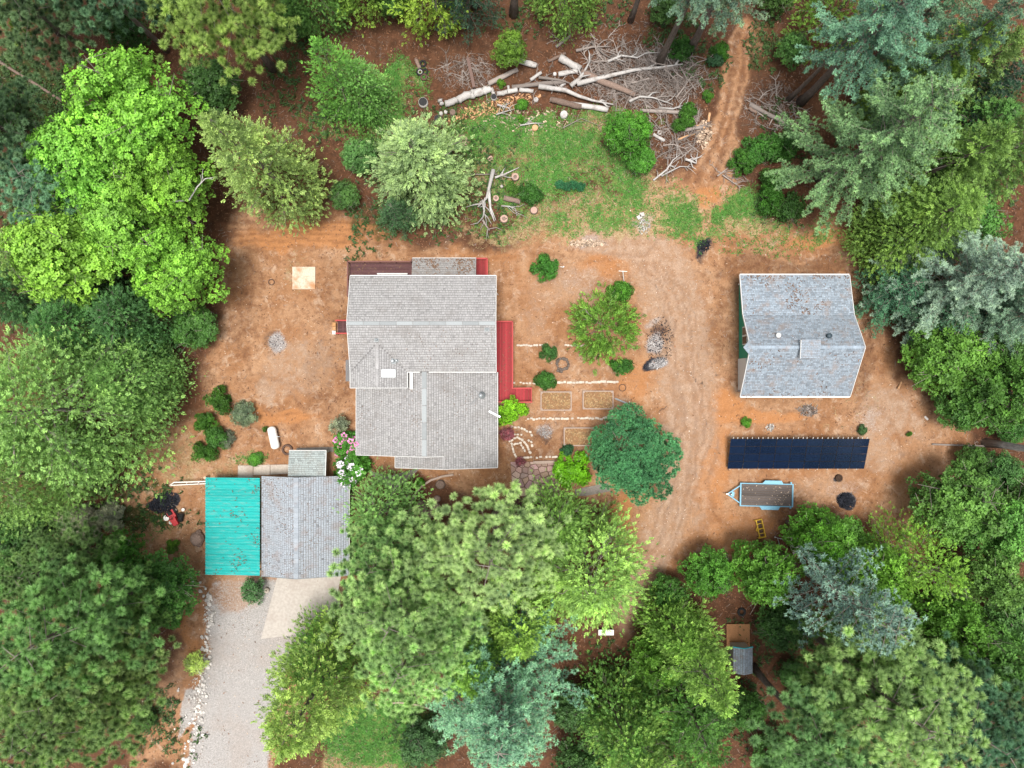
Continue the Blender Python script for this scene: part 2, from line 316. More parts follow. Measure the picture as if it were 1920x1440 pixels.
mat_ground, t, b, o = new_mat('ground_soil')
pos = t.add('ShaderNodeNewGeometry').outputs['Position']
sepA = t.add('ShaderNodeSeparateColor'); t.put(sepA.inputs[0], t.attr('cover_a', 'Color')); aA = t.attr('cover_a', 'Alpha')
sepB = t.add('ShaderNodeSeparateColor'); t.put(sepB.inputs[0], t.attr('cover_b', 'Color')); aB = t.attr('cover_b', 'Alpha')
sepC = t.add('ShaderNodeSeparateColor'); t.put(sepC.inputs[0], t.attr('cover_c', 'Color'))
grass_w, duff_w, pale_w, gravel_w = sepA.outputs[0], sepA.outputs[1], sepA.outputs[2], aA
orange_w, ash_w, char_w, straw_w = sepB.outputs[0], sepB.outputs[1], sepB.outputs[2], aB
under_w, rut_w = sepC.outputs[0], sepC.outputs[1]
nb = t.noise(pos, .22, 5, .6); nm = t.noise(pos, 1.1, 5, .65); nf = t.noise(pos, 5.0, 4, .7); nff = t.noise(pos, 16.0, 3, .7)
ncol = t.noise(pos, .5, 4, .6, 0, 1)
def cover(w, n, lo=.35, hi=.65, k=.8):
    return t.ramp(t.math('ADD', w, t.math('MULTIPLY', t.math('SUBTRACT', n, .5), k)), lo, hi)
dirt = t.mix(t.ramp(nb, .35, .65), (.36, .178, .086), (.47, .275, .158))
dirt = t.mix(t.math('MULTIPLY', t.ramp(nm, .42, .7), .65), dirt, (.23, .105, .052))
dirt = t.mix(t.math('MULTIPLY', t.ramp(t.noise(pos, .8, 6, .7, .6), .52, .66), .7), dirt, (.55, .385, .27)); dirt = t.mix(t.math('MULTIPLY', t.ramp(t.noise(pos, 2.3, 5, .75, .5), .54, .68), .55), dirt, (.20, .095, .052))
c = t.mix(t.math('MULTIPLY', cover(orange_w, nm, .25, .8, .7), .85), dirt, (.50, .225, .09))
pale_c = t.mix(t.ramp(nm, .3, .7), (.37, .225, .14), (.49, .35, .255))
c = t.mix(t.math('MULTIPLY', cover(pale_w, nm, .2, .85, .8), .85), c, pale_c)
duff_c = t.mix(t.ramp(nm, .35, .65), (.060, .028, .017), (.13, .058, .032)); duff_c = t.mix(t.math('MULTIPLY', t.ramp(nf, .5, .75), .5), duff_c, (.18, .09, .052))
c = t.mix(t.math('MULTIPLY', cover(duff_w, nm, .15, .95, .6), .92), c, duff_c)
grav_c = t.mix(t.ramp(nff, .3, .7), (.32, .30, .285), (.52, .495, .475)); grav_c = t.mix(t.math('MULTIPLY', t.ramp(nb, .45, .65), .25), grav_c, (.40, .31, .25))
c = t.mix(cover(gravel_w, nf, .3, .7, .7), c, grav_c)
straw_c = t.mix(t.ramp(nf, .35, .65), (.34, .22, .10), (.50, .39, .22))
c = t.mix(t.math('MULTIPLY', cover(t.math('ADD', straw_w, t.math('MULTIPLY', grass_w, .35)), nm, .35, .8, 1.3), .7), c, straw_c)
grass_c = t.mix(t.ramp(nf, .3, .7), (.040, .125, .025), (.105, .29, .05)); grass_c = t.mix(t.math('MULTIPLY', t.ramp(nm, .44, .66), .7), grass_c, (.25, .26, .09))
c = t.mix(cover(grass_w, t.math('ADD', t.math('MULTIPLY', nm, .6), t.math('MULTIPLY', nf, .4)), .40, .66, 2.0), c, grass_c)
under_c = t.mix(t.ramp(nf, .35, .65), (.018, .035, .012), (.05, .085, .022))
c = t.mix(t.math('MULTIPLY', cover(under_w, nm, .35, .7, 1.1), .85), c, under_c)
c = t.mix(t.math('MULTIPLY', t.math('MULTIPLY', rut_w, t.ramp(nm, .25, .6, .35, 1.0)), .6), c, (.15, .068, .038))
c = t.mix(cover(char_w, nf, .3, .8, .7), c, t.mix(t.ramp(nff, .4, .7), (.012, .013, .018), (.07, .07, .085)))
c = t.mix(t.math('MULTIPLY', cover(ash_w, nf, .15, 1.0, 1.1), .85), c, t.mix(t.ramp(nff, .3, .7), (.16, .15, .155), (.60, .575, .565)))
# speckle of pale chips and dark crumbs lying in the soil
vs = t.voro(pos, 4.5, 'F1', 0); vc = t.voro(pos, 4.5, 'F1', 1); vsep = t.add('ShaderNodeSeparateColor'); t.put(vsep.inputs[0], vc)
c = t.mix(t.math('MULTIPLY', t.math('MULTIPLY', t.ramp(vs, .16, .08), t.ramp(vsep.outputs[0], .84, .86)), t.math('SUBTRACT', .75, t.math('MULTIPLY', t.math('MAXIMUM', grass_w, duff_w), .65))), c, (.62, .50, .40))
c = t.mix(t.math('MULTIPLY', t.math('MULTIPLY', t.ramp(vs, .2, .1), t.ramp(vsep.outputs[1], .82, .84)), .7), c, (.09, .05, .03))
f = t.ramp(nff, .25, .75, .72, 1.25, False); f = t.math('MULTIPLY', f, t.ramp(nf, .25, .75, .58, .83, False))
g = t.add('ShaderNodeVectorMath', operation='SCALE'); t.put(g.inputs[0], c); t.put(g.inputs['Scale'], f)
t.put(b.inputs['Base Color'], g.outputs[0]); b.inputs['Roughness'].default_value = .95; b.inputs['Specular IOR Level'].default_value = .1
t.put(b.inputs['Normal'], t.bump(t.math('ADD', nf, t.math('MULTIPLY', nff, .5)), .6, .06))
gme = mesh_np('ground', np.stack([GX, GY, GZ], -1).reshape(-1, 3), [quads], mat_ground, smooth=True)
for nm_, chs in (('cover_a', ('grass', 'duff', 'pale', 'gravel')), ('cover_b', ('orange', 'ash', 'char', 'straw')), ('cover_c', ('under', 'rut', None, None))):
    at = gme.attributes.new(nm_, 'FLOAT_COLOR', 'POINT')
    at.data.foreach_set('color', np.stack([(WT[k] if k else flat) for k in chs], -1).astype(np.float32).ravel())
link('ground', gme, kind='structure')

def weight_at(px, py):
    """ground weights sampled for scattering"""
    ix = np.clip(((px-960)/S-xs[0])/.25, 0, len(xs)-1).astype(int)+len(edge); iy = np.clip(((720-py)/S-ys[0])/.25, 0, len(ys)-1).astype(int)+len(edge)
    return {k: v[iy, ix] for k, v in WT.items()}

# grass blades, dry straw, leaf litter, wood chips and twigs: uncountable ground cover as real geometry
mat_blade = simple('grass_blade', (.075, .20, .035), .6, .2, tint=True, bump=0); mat_dry = simple('dry_straw', (.36, .29, .16), .7, .2, tint=True, bump=0)
mat_litter = simple('leaf_litter', (.17, .085, .05), .9, .3, tint=True, bump=0); mat_chip = simple('wood_chip', (.46, .35, .26), .9, .2, tint=True, bump=0)
mat_twig = simple('twig_wood', (.23, .195, .175), .9, .2, tint=True, bump=0); mat_under = simple('ground_plant_leaf', (.035, .075, .018), .6, .2, tint=True, bump=0)
def scatter(name, mat, dens, n, ln, wd, lift, flatness, clump=1):
    px = rng.uniform(0, 1920, n*6); py = rng.uniform(0, 1440, n*6); w = weight_at(px, py); k = dens(w) > rng.uniform(0, 1, n*6)
    px, py = px[k][:n//clump], py[k][:n//clump]
    if clump > 1:
        px = np.repeat(px, clump)+rng.normal(0, 2.2, len(px)*clump); py = np.repeat(py, clump)+rng.normal(0, 2.2, len(py)*clump)
    m = len(px); x = (px-960)/S; y = (720-py)/S; a = rng.uniform(0, 2*np.pi, m); L = rng.uniform(.5, 1.3, m)*ln; w_ = rng.uniform(.6, 1.3, m)*wd
    el = rng.uniform(0, 1, m)*flatness
    d = np.stack([np.cos(a)*np.cos(el), np.sin(a)*np.cos(el), np.sin(el)], -1)*L[:, None]; sd = np.stack([-np.sin(a), np.cos(a), rng.uniform(-.3, .3, m)], -1)*w_[:, None]/2
    P = np.stack([x, y, rng.uniform(.0, lift, m)], -1)
    V = np.stack([P-sd, P+sd, P+d+sd*.45, P+d-sd*.45], 1).reshape(-1, 3)
    F = np.arange(m*4).reshape(m, 4); tint = np.repeat(rng.uniform(0, 1, m), 4)
    return link(name, mesh_np(name, V, [F], mat, tint), kind='stuff')
scatter('grass', mat_blade, lambda w: w['grass']*(1-w['gravel'])*.9, 42000, .26, .05, .02, 1.1, 6)
scatter('dry_grass', mat_dry, lambda w: np.clip(w['straw']*.7+w['grass']*.07, 0, 1), 9000, .30, .03, .03, .7, 4)
scatter('leaf_litter', mat_litter, lambda w: np.clip(.2+w['duff']*.7-w['pale']*.3, 0, 1)*(1-w['grass']*.7)*(1-w['gravel']*.8), 36000, .2, .09, .03, .35)
scatter('wood_chips', mat_chip, lambda w: np.clip(.14+w['ash']*.5+w['pale']*.25+w['straw']*.25, 0, 1)*(1-w['grass']*.4)*(1-w['char']*.5)*(1-w['gravel']*.6)*(1-w['duff']*.85), 6500, .15, .05, .04, .25)
scatter('fallen_twigs', mat_twig, lambda w: np.clip(w['duff']*.6+.1, 0, 1)*(1-w['gravel']), 8000, .5, .03, .05, .3)
scatter('undergrowth', mat_under, lambda w: w['under'], 34000, .32, .14, .3, .9, 6)

# loose stones and clods of soil
def pebbles(name, mat, dens, n, smin, smax):
    px = rng.uniform(0, 1920, n*5); py = rng.uniform(0, 1440, n*5); k = dens(weight_at(px, py)) > rng.uniform(0, 1, n*5); px, py = px[k][:n], py[k][:n]; m = len(px)
    sz = smin+(smax-smin)*rng.uniform(0, 1, m)**3; base = np.array([[1, 0, -.3], [-.2, .9, -.3], [-.9, .1, -.3], [-.1, -.9, -.3], [.25, .1, .75]]); a = rng.uniform(0, 6.283, m); c_, s_ = np.cos(a), np.sin(a)
    V = base[None]*rng.uniform(.6, 1.2, (m, 5, 3))*sz[:, None, None]; V = np.stack([V[..., 0]*c_[:, None]-V[..., 1]*s_[:, None], V[..., 0]*s_[:, None]+V[..., 1]*c_[:, None], V[..., 2]], -1)+np.stack([(px-960)/S, (720-py)/S, np.full(m, .0)], -1)[:, None, :]
    i5 = np.arange(m)[:, None]*5; F_ = np.concatenate([i5+np.array([q]) for q in ((0, 1, 4), (1, 2, 4), (2, 3, 4), (3, 0, 4))])
    link(name, mesh_np(name, V.reshape(-1, 3), [F_], mat, np.repeat(rng.uniform(0, 1, m), 5)), kind='stuff')
pebbles('soil_clods', simple('clod', (.24, .115, .06), .95, .3, tint=True, bump=0), lambda w: (1-w['grass'])*(.35+.5*w['orange'])*(1-w['gravel']), 5000, .03, .12)
pebbles('loose_stones', simple('loose_stone', (.45, .37, .31), .95, .25, tint=True, bump=0), lambda w: np.clip(.12+w['pale']*.5+w['ash']*.4+w['gravel']*.25, 0, 1)*(1-w['grass']*.8)*(1-w['duff']*.6), 3200, .025, .10)
# ------------------------------------------------------------------ buildings
mat_roof_under = simple('roof_felt', (.175, .17, .17), .9, .2)
mat_shin_grey = simple('grey_shingle', (.305, .30, .302), .9, .18, 1.0, tint=True, stain=(.235, .22, .21), stain_amt=.6, bump=.3)
mat_shin_old = simple('weathered_shingle', (.25, .24, .235), .9, .25, 2.0, tint=True, stain=(.17, .13, .10), stain_amt=.7)
mat_shin_blue = simple('blue_grey_shingle', (.255, .305, .36), .9, .2, 2.0, tint=True, stain=(.27, .21, .18), stain_amt=.65)
mat_shin_garage = simple('pale_blue_shingle', (.285, .315, .355), .9, .16, 1.6, tint=True, stain=(.26, .22, .21), stain_amt=.7)
mat_shin_entry = simple('greenish_shingle', (.30, .345, .34), .9, .18, 2.0, tint=True, stain=(.26, .25, .22), stain_amt=.5)
mat_white = simple('white_paint', (.60, .60, .59), .6, .08, bump=.1); mat_cream = simple('cream_wall', (.45, .42, .37), .8, .1, 2)
mat_flash = simple('metal_flashing', (.225, .245, .255), .5, .12, 2.0, stain=(.25, .27, .28), tint=True)
mat_red = simple('red_deck_paint', (.27, .028, .034), .75, .2, 2.0, stretch=(3, .6, 1), stain=(.20, .04, .04), objvar=.25)
mat_redrail = simple('red_rail_paint', (.36, .045, .042), .6, .12, 2.0)
mat_redbrown = simple('worn_brown_deck', (.085, .040, .042), .85, .3, 2.0, stretch=(.5, 3, 1), stain=(.16, .10, .10), objvar=.25); mat_brownrail = simple('worn_rail', (.16, .075, .065), .85, .25)
mat_green = simple('green_wall_paint', (.03, .25, .155), .7, .12, 2, stain=(.06, .26, .19), stain_amt=.5); mat_glass = simple('window_glass', (.05, .045, .04), .08, .1, bump=0, spec=.6)
mat_teal = simple('teal_metal_roof', (.016, .335, .315), .6, .12, 2.6, stretch=(.7, 3.5, 1), stain=(.22, .36, .33), stain_amt=.42, objvar=.07, spec=.3)
mat_conc = simple('concrete', (.40, .35, .30), .95, .14, 1.0, stain=(.28, .21, .17), stain_amt=.7); mat_conc_dk = simple('dark_concrete', (.21, .185, .165), .95, .2, 1.0, stain=(.13, .11, .1))  # second concrete is a darker brown-grey tone
mat_galv = simple('galvanised_metal', (.45, .48, .50), .4, .1, metal=.5, spec=.4); mat_black = simple('black_rubber', (.018, .018, .018), .8, .2); mat_sky = simple('skylight_glass', (.80, .82, .83), .25, .03, bump=0, spec=.5)
mat_darkvent = simple('dark_vent', (.04, .06, .075), .5, .2)

def row_spans(poly, axis, v):
    """intervals of the polygon on the line other-axis = v; axis 0: rows run along x"""
    a = 0 if axis == 0 else 1; b_ = 1-a; xs_ = []
    for i in range(len(poly)):
        p, q = poly[i], poly[(i+1) % len(poly)]
        if (p[b_] > v) != (q[b_] > v): xs_.append(p[a]+(q[a]-p[a])*(v-p[b_])/(q[b_]-p[b_]))
    xs_.sort(); return list(zip(xs_[::2], xs_[1::2]))
def roof_plane(parent, poly, zf, axis, up, mat, pitch=.25, tab=.27, thick=.16, name='roof', dark=.46, gapw=.03, spread=.25, vgap=.05, sig=.045):
    """sloping slab over a plan polygon with every shingle tab laid in courses; axis 0: courses run along x; up: +1/-1 uphill along the other axis"""
    mb = MB(); zt = [zf(*p) for p in poly]; mb.prism(poly, [z-thick for z in zt], zt); slab = mb.build(name, mat_roof_under, parent)
    b_ = 1 if axis == 0 else 0; lo = min(p[b_] for p in poly); hi = max(p[b_] for p in poly); V, T = [], []; n = int(round((hi-lo)/pitch)); pt = (hi-lo)/n
    for r in range(n):
        v0 = lo+r*pt; v1 = v0+pt
        for a0, a1 in row_spans(poly, axis, (v0+v1)/2):
            x = a0-rng.uniform(0, tab)
            while x < a1:
                w = tab*rng.uniform(.7, 1.35); l, rr = max(x, a0), min(x+w-gapw*rng.uniform(.3, 1.5), a1); x += w
                if rr-l < .04: continue
                e0, e1 = (v0+vgap, v1+.01) if up > 0 else (v1-vgap, v0-.01); rz = rng.uniform(.025, .05); isd = rng.uniform() < spread; tt = rng.normal(dark, .08) if isd else rng.normal(.62, sig)
                q = []
                for (u_, v_, dz) in ((l, e0, rz), (rr, e0, rz), (rr, e1, .008), (l, e1, .008), (l, e0, 0), (rr, e0, 0)):
                    X, Y = (u_, v_) if axis == 0 else (v_, u_); q.append((X, Y, zf(X, Y)+dz))
                V.append(q); T.append(tt)
    V = np.array(V); m = len(V); off = np.array(parent.get('_base', (0, 0, 0))); i6 = np.arange(m)[:, None]*6
    F = np.concatenate([i6+np.array([[0, 1, 2, 3]]), i6+np.array([[4, 5, 1, 0]])])
    me = mesh_np('shingles', V.reshape(-1, 3)-off, [F], mat, np.repeat(np.clip(T, 0, 1), 6)); s_ = link('shingles', me, slab); s_['kind'] = 'stuff'
    return slab
def board(parent, name, a, b_, mat, w=.05, h=.2): return MB().span(a, b_, w, h).build(name, mat, parent)
def ridge_caps(parent, a, b_, mat, w=.42, n=14):
    a, b_ = Vector(a), Vector(b_)
    mb = MB()
    for i in range(n):
        p, q = a.lerp(b_, i/n), a.lerp(b_, (i+.97)/n); mb.span(p, q, w, .05, rng.uniform(.3, .7))
    return mb.build('ridge_cap', mat, parent)

# ---- main house
house = thing('house', 'large house with weathered light grey shingle roofs and red decks', 'house', (-9.2, 2.0, 0), world_parts=True)
XW, XE, YN, YR, YS, ZE = -16.87, -1.67, 11.30, 6.21, 1.28, 5.6; G = .345; ZR = ZE+(YN-YR)*G
zN = lambda x, y: ZR-(y-YR)*G; zS = lambda x, y: ZR-(YR-y)*G
for nm_, d, c_ in (('wall', (14.6, 9.2, 5.35), (-9.27, 6.25, 2.67)), ('wall', (14.0, 8.0, 3.0), (-9.1, -3.0, 1.5)), ('wall', (4.6, 2.6, 5.3), (-13.9, 1.1, 2.65)), ('wall', (9.6, 1.2, 2.6), (-7.0, -7.6, 1.3))):
    MB().box(c_, d).build(nm_, mat_cream, house)
roof_plane(house, [(XW, YN), (XE, YN), (XE, YR), (XW, YR)], zN, 0, -1, mat_shin_grey)
xg, gz = -13.92, ZE+2.95*G
roof_plane(house, [(XW, YR), (XE, YR), (XE, YS), (-10.97, YS), (xg, YS+2.95), (XW, YS)], zS, 0, 1, mat_shin_grey)
zgl = lambda x, y: gz-(xg-x)*G+.004; zgr = lambda x, y: gz-(x-xg)*G+.004
roof_plane(house, [(xg, YS+2.95), (XW, YS), (XW, -.39), (xg, -.39)], zgl, 1, 1, mat_shin_grey); roof_plane(house, [(xg, YS+2.95), (xg, -.39), (-10.97, -.39), (-10.97, YS)], zgr, 1, -1, mat_shin_grey)
# lower south wing: gable with ridge running north-south, porch gable in front
xr, zr, G2, XW2, XE2, YF, YP = -9.18, 5.52, .325, -16.75, -1.57, -7.62, -8.98
zl = lambda x, y: zr-(xr-x)*G2; zrr = lambda x, y: zr-(x-xr)*G2
roof_plane(house, [(XW2, YS-.05), (xr, YS-.05), (xr, YF), (XW2, YF)], zl, 1, 1, mat_shin_grey)
roof_plane(house, [(xr, YS-.05), (XE2, YS-.05), (XE2, YP), (-7.2, YP), (-7.2, YF), (xr, YF)], zrr, 1, -1, mat_shin_grey)
zp0 = zrr(-7.2, 0); zp = lambda x, y: zp0-(-7.2-x)*G2
roof_plane(house, [(-12.55, YF+.9), (-7.2, YF+.9), (-7.2, YP), (-12.55, YP)], zp, 1, 1, mat_shin_grey)
# north porch
zno = lambda x, y: 3.0+(13.55-y)*.28
roof_plane(house, [(-10.75, 13.55), (-3.86, 13.55), (-3.86, 10.9), (-10.75, 10.9)], zno, 0, -1, mat_shin_old, .24)
for x in (-10.5, -4.1): MB().box((x, 13.3, 1.5), (.12, .12, 3.0)).build('porch_post', mat_redrail, house)
# trim
f = mat_white; e = .012
board(house, 'fascia', (XW, YN+.03, ZE+.0), (XE, YN+.03, ZE+.0), f, .08, .22); board(house, 'fascia', (-10.9, YS-.04, ZE), (-9.6, YS-.04, ZE), f, .08, .22); board(house, 'fascia', (-8.7, YS-.04, ZE), (XE+.02, YS-.04, ZE), f, .08, .24)
for x in (XW-.03, XE+.03):
    board(house, 'rake_board', (x, YN, ZE), (x, YR, ZR), f, .05, .2); board(house, 'rake_board', (x, YR, ZR), (x, YS, ZE), f, .05, .2)
board(house, 'fascia', (XW-.03, YS, ZE), (XW-.03, -.39, ZE), f, .06, .2); board(house, 'fascia', (-10.93, YS, ZE), (-10.93, -.39, ZE), f, .07, .22)
board(house, 'rake_board', (XW, -.42, ZE), (xg, -.42, gz), f, .05, .2); board(house, 'rake_board', (xg, -.42, gz), (-10.97, -.42, ZE), f, .05, .2)
zw2 = zl(XW2, 0); ze2 = zrr(XE2, 0)
board(house, 'fascia', (XW2-.03, -.3, zw2), (XW2-.03, YF, zw2), f, .06, .2); board(house, 'fascia', (XE2+.03, YS, ze2), (XE2+.03, YP, ze2), f, .06, .2)
board(house, 'rake_board', (XW2, YF-.03, zw2), (xr, YF-.03, zr), f, .05, .2); board(house, 'rake_board', (xr, YF-.03, zr), (-7.2, YF-.03, zp0), f, .05, .2)
board(house, 'rake_board', (-12.55, YP-.03, zp(-12.55, 0)), (-7.2, YP-.03, zp0), f, .05, .2); board(house, 'rake_board', (-7.2, YP-.03, zp0), (XE2, YP-.03, ze2), f, .05, .2)
board(house, 'fascia', (-12.58, YF, zp(-12.55, 0)), (-12.58, YP, zp(-12.55, 0)), f, .06, .18)
board(house, 'fascia', (-10.75, 13.58, 3.0), (-3.86, 13.58, 3.0), f, .05, .14); board(house, 'chimney_trim', (-10.55, YS-.1, 5.35), (-10.55, -.55, 5.35), f, .32, .1)
ridge_caps(house, (XW, YR, ZR+.03), (XE, YR, ZR+.03), mat_flash, .38, 9); ridge_caps(house, (xr, YS, zr+.04), (xr, YF, zr+.04), mat_flash, .5, 5)
ridge_caps(house, (xg, YS+3.2, gz+.03), (xg, -.2, gz+.03), mat_shin_grey, .34, 8); ridge_caps(house, (-7.2, YF-.1, zp0+.03), (-7.2, YP, zp0+.03), mat_shin_grey, .34, 3)
def on(zf, px, py, guess=5.5):
    z = guess
    for _ in range(8): x, y, _z = W(px, py, z); z = zf(x, y)
    return x, y, z
x, y, z = on(zgr, 728.5, 700); sk = MB().box((x, y, z+.1), (1.42, .80, .12), 0, .5, math.atan(G)).build('skylight', mat_sky, house); MB().box((x, y, z+.03), (1.52, .90, .14), 0, .5, math.atan(G)).build('skylight_frame', mat_flash, sk)
def vent(px, py, zf, r, hgt, mat, cap=True):
    x, y, z = on(zf, px, py); mb = MB().lathe((x, y, z-.1), [(r*.7, 0), (r*.7, hgt), (r, hgt+.02), (r, hgt+.12), (r*.5, hgt+.2)], 14); v = mb.build('roof_vent', mat, house, True)
    MB().box((x, y, z+.05), (r*3.2, r*3.2, .03)).build('flashing', mat_flash, v)
vent(737, 677, zgr, .19, .5, mat_galv); vent(744, 676, zS, .12, .35, mat_galv); vent(706, 637, zS, .14, .2, mat_flash); vent(913, 617, zS, .16, .12, mat_flash)
x, y, z = on(zrr, 903, 741); ch = MB().lathe((x, y, z-.2), [(.12, 0), (.12, 2.2), (.22, 2.25), (.22, 2.5), (.05, 2.62)], 12).build('flue_pipe', mat_galv, house, True)
MB().lathe((x, y, z-.12), [(.42, 0), (.42, .12), (.15, .5)], 12).build('flue_flashing', mat_flash, ch, True)
for gx_, gy_ in ((882, 723), (880, 760)):
    a = on(zrr, gx_, gy_); MB().tube([(x, y, z+1.9), a], .018, 5).build('stay_rod', mat_galv, ch)
a, b_ = on(zrr, 917, 771), W(938, 782, 3.4); MB().span((a[0], a[1], a[2]+.12), (b_[0], b_[1], 3.25), .2, .07).build('downpipe', mat_galv, house)
for px, py in ((929, 545), (931, 549)): MB().span(W(px, py, 5.2), W(px+3, py+(4 if py > 547 else -2), 5.0), .06, .06).build('aerial', mat_galv, house)
for x_, y_, w_, h_ in ((-1.93, 4.0, 1.2, 1.2), (-1.93, 8.5, 1.0, 1.3), (-16.6, 8.6, 1.0, 1.2), (-16.6, 4.4, 1.0, 1.1)):
    fr = MB().box((x_, y_, 3.7), (.12, w_+.16, h_+.16)).build('window', mat_white, house); MB().box((x_, y_, 3.7), (.15, w_, h_)).build('pane', mat_glass, fr)

def plank_run(parent, name, x0, x1, y0, y1, z, mat, along='y', w=.16, th=.04, gap=.022):
    """deck boards, one object per board sharing one mesh"""
    L = (y1-y0) if along == 'y' else (x1-x0); span = (x1-x0) if along == 'y' else (y1-y0); n = max(1, int(round(span/w))); wd = span/n
    me = MB().box((0, 0, 0), (wd-gap, L, th) if along == 'y' else (L, wd-gap, th)).mesh(name, mat); bx = parent.get('_base', (0, 0, 0))
    for i in range(n):
        c_ = (x0+(i+.5)*wd, (y0+y1)/2) if along == 'y' else ((x0+x1)/2, y0+(i+.5)*wd)
        link(name, me, parent, (c_[0]-bx[0], c_[1]-bx[1], z-bx[2]+rng.uniform(-.004, .004)))
def rail(parent, a, b_, mat, z, hgt=.95, step=1.6, inf=True):
    a, b_ = Vector((*a, 0)), Vector((*b_, 0)); L = (b_-a).length; n = max(1, int(round(L/step)))
    MB().span(a+Vector((0, 0, z+hgt)), b_+Vector((0, 0, z+hgt)), .14, .05).build('handrail', mat, parent)
    for k in (.25, .6): MB().span(a+Vector((0, 0, z+hgt*k)), b_+Vector((0, 0, z+hgt*k)), .04, .09).build('rail_bar', mat, parent)
    for i in range(n+1):
        p = a.lerp(b_, i/n); MB().box((p.x, p.y, z+hgt/2-.5), (.1, .1, hgt+1.0)).build('rail_post', mat, parent)
DZ = 1.0
d1 = thing('deck', 'bright red painted wooden deck along the east wall with a stair', 'deck', (-.9, 2.5, 0), world_parts=True)
xe = W(961, 0, DZ)[0]; yt = W(0, 604, DZ)[1]; ym = W(0, 728, DZ)[1]; yb = W(0, 753, DZ)[1]; xs_ = W(997, 0, .6)[0]
plank_run(d1, 'board', -2.3, xe, yb, yt, DZ, mat_red, 'y'); MB().box(((-2.3+xe)/2, (yb+yt)/2, DZ-.12), (xe+2.3, yt-yb, .16)).build('deck_frame', mat_redrail, d1)
rail(d1, (-2.2, yt), (xe, yt), mat_redrail, DZ); rail(d1, (xe, yt), (xe, ym), mat_redrail, DZ); rail(d1, (-2.2, yb), (xe-.1, yb), mat_redrail, DZ); rail(d1, (xe, ym), (xs_, ym+.02), mat_redrail, .5); rail(d1, (xe, yb-.06), (xs_, yb-.04), mat_redrail, .5)
n = 6
for i in range(n):
    w_ = (xs_-xe)/n; MB().box((xe+(i+.5)*w_, (ym+yb)/2, DZ-.16*(i+.5)), (w_-.03, ym-yb-.12, .05)).build('stair_tread', mat_red, d1)
MB().box((xs_-.05, (ym+yb)/2, .45), (.1, ym-yb, .9)).build('end_panel', mat_redrail, d1)
d2 = thing('deck', 'worn dark brown deck behind the house at its northwest corner', 'deck', (-14.0, 12.0, 0), world_parts=True)
xl = W(655, 0, DZ)[0]; yn = W(0, 493, DZ)[1]; plank_run(d2, 'board', xl, -10.9, 10.9, yn, DZ, mat_redbrown, 'x', .2); MB().box(((xl-10.9)/2, (10.9+yn)/2, DZ-.12), (-10.9-xl, yn-10.9, .14)).build('deck_frame', mat_brownrail, d2)
rail(d2, (xl, yn), (-11.0, yn), mat_brownrail, DZ); rail(d2, (xl, yn), (xl, 9.6), mat_brownrail, DZ); board(d2, 'bench_plank', W(707, 513.5, 1.5), W(764, 513.5, 1.5), mat_white, .16, .06); rail(d2, (-11.0, yn), (-11.0, 13.6), mat_brownrail, DZ)
d3 = thing('deck', 'small red deck corner right of the north porch roof', 'deck', (-3.3, 12.3, 0), world_parts=True)
xr3 = W(914, 0, DZ)[0]; yn3 = W(0, 487, DZ)[1]; plank_run(d3, 'board', -4.4, xr3, 10.9, yn3, DZ, mat_red, 'y'); rail(d3, (-4.2, yn3), (xr3, yn3), mat_redrail, DZ); rail(d3, (xr3, yn3), (xr3, 11.0), mat_redrail, DZ)
d4 = thing('deck', 'small dark red landing on the west side of the house', 'deck', (-17.8, 6.3, 0), world_parts=True)
xa, ya, yb4 = W(633, 0, .6)[0], W(0, 602, .6)[1], W(0, 626, .6)[1]; plank_run(d4, 'board', xa, -16.4, yb4, ya, .6, mat_redbrown, 'y', .25)
rail(d4, (xa, ya), (-16.5, ya), mat_redrail, .6); rail(d4, (xa, yb4), (-16.5, yb4), mat_redrail, .6)
for i, (py, c_, lab) in enumerate(((608.5, (.42, .23, .10), 'tan square planter nearest the deck top, west of the house'), (616, (.45, .25, .12), 'tan square planter in the middle west of the landing'), (624, (.70, .64, .58), 'white square planter lowest west of the landing'))):
    x, y, _ = W(627.5, py); p = thing('planter', lab, 'planter', (x, y, 0)); m = simple('planter_clay', c_, .8, .15)
    mb = MB()
    for sx, sy, dx, dy in ((-.17, 0, .05, .4), (.17, 0, .05, .4), (0, -.175, .29, .05), (0, .175, .29, .05)): mb.box((sx, sy, .2), (dx, dy, .4))
    mb.build('pot', m, p); MB().box((0, 0, .17), (.3, .3, .3)).build('soil', m, p)
hp = thing('cellar_hatch', 'low grey slatted hatch against the west wall of the house', 'hatch', (-17.5, 1.5, 0), world_parts=True)
a, b_ = W(648, 675, .6), W(657, 715, .6); plank_run(hp, 'slat', a[0], -16.7, b_[1], a[1], .6, simple('grey_wood', (.16, .155, .16), .85, .2), 'y', .2); MB().box(((a[0]-16.7)/2, (a[1]+b_[1])/2, .28), (-16.7-a[0], a[1]-b_[1]-.05, .56)).build('body', mat_cream, hp)

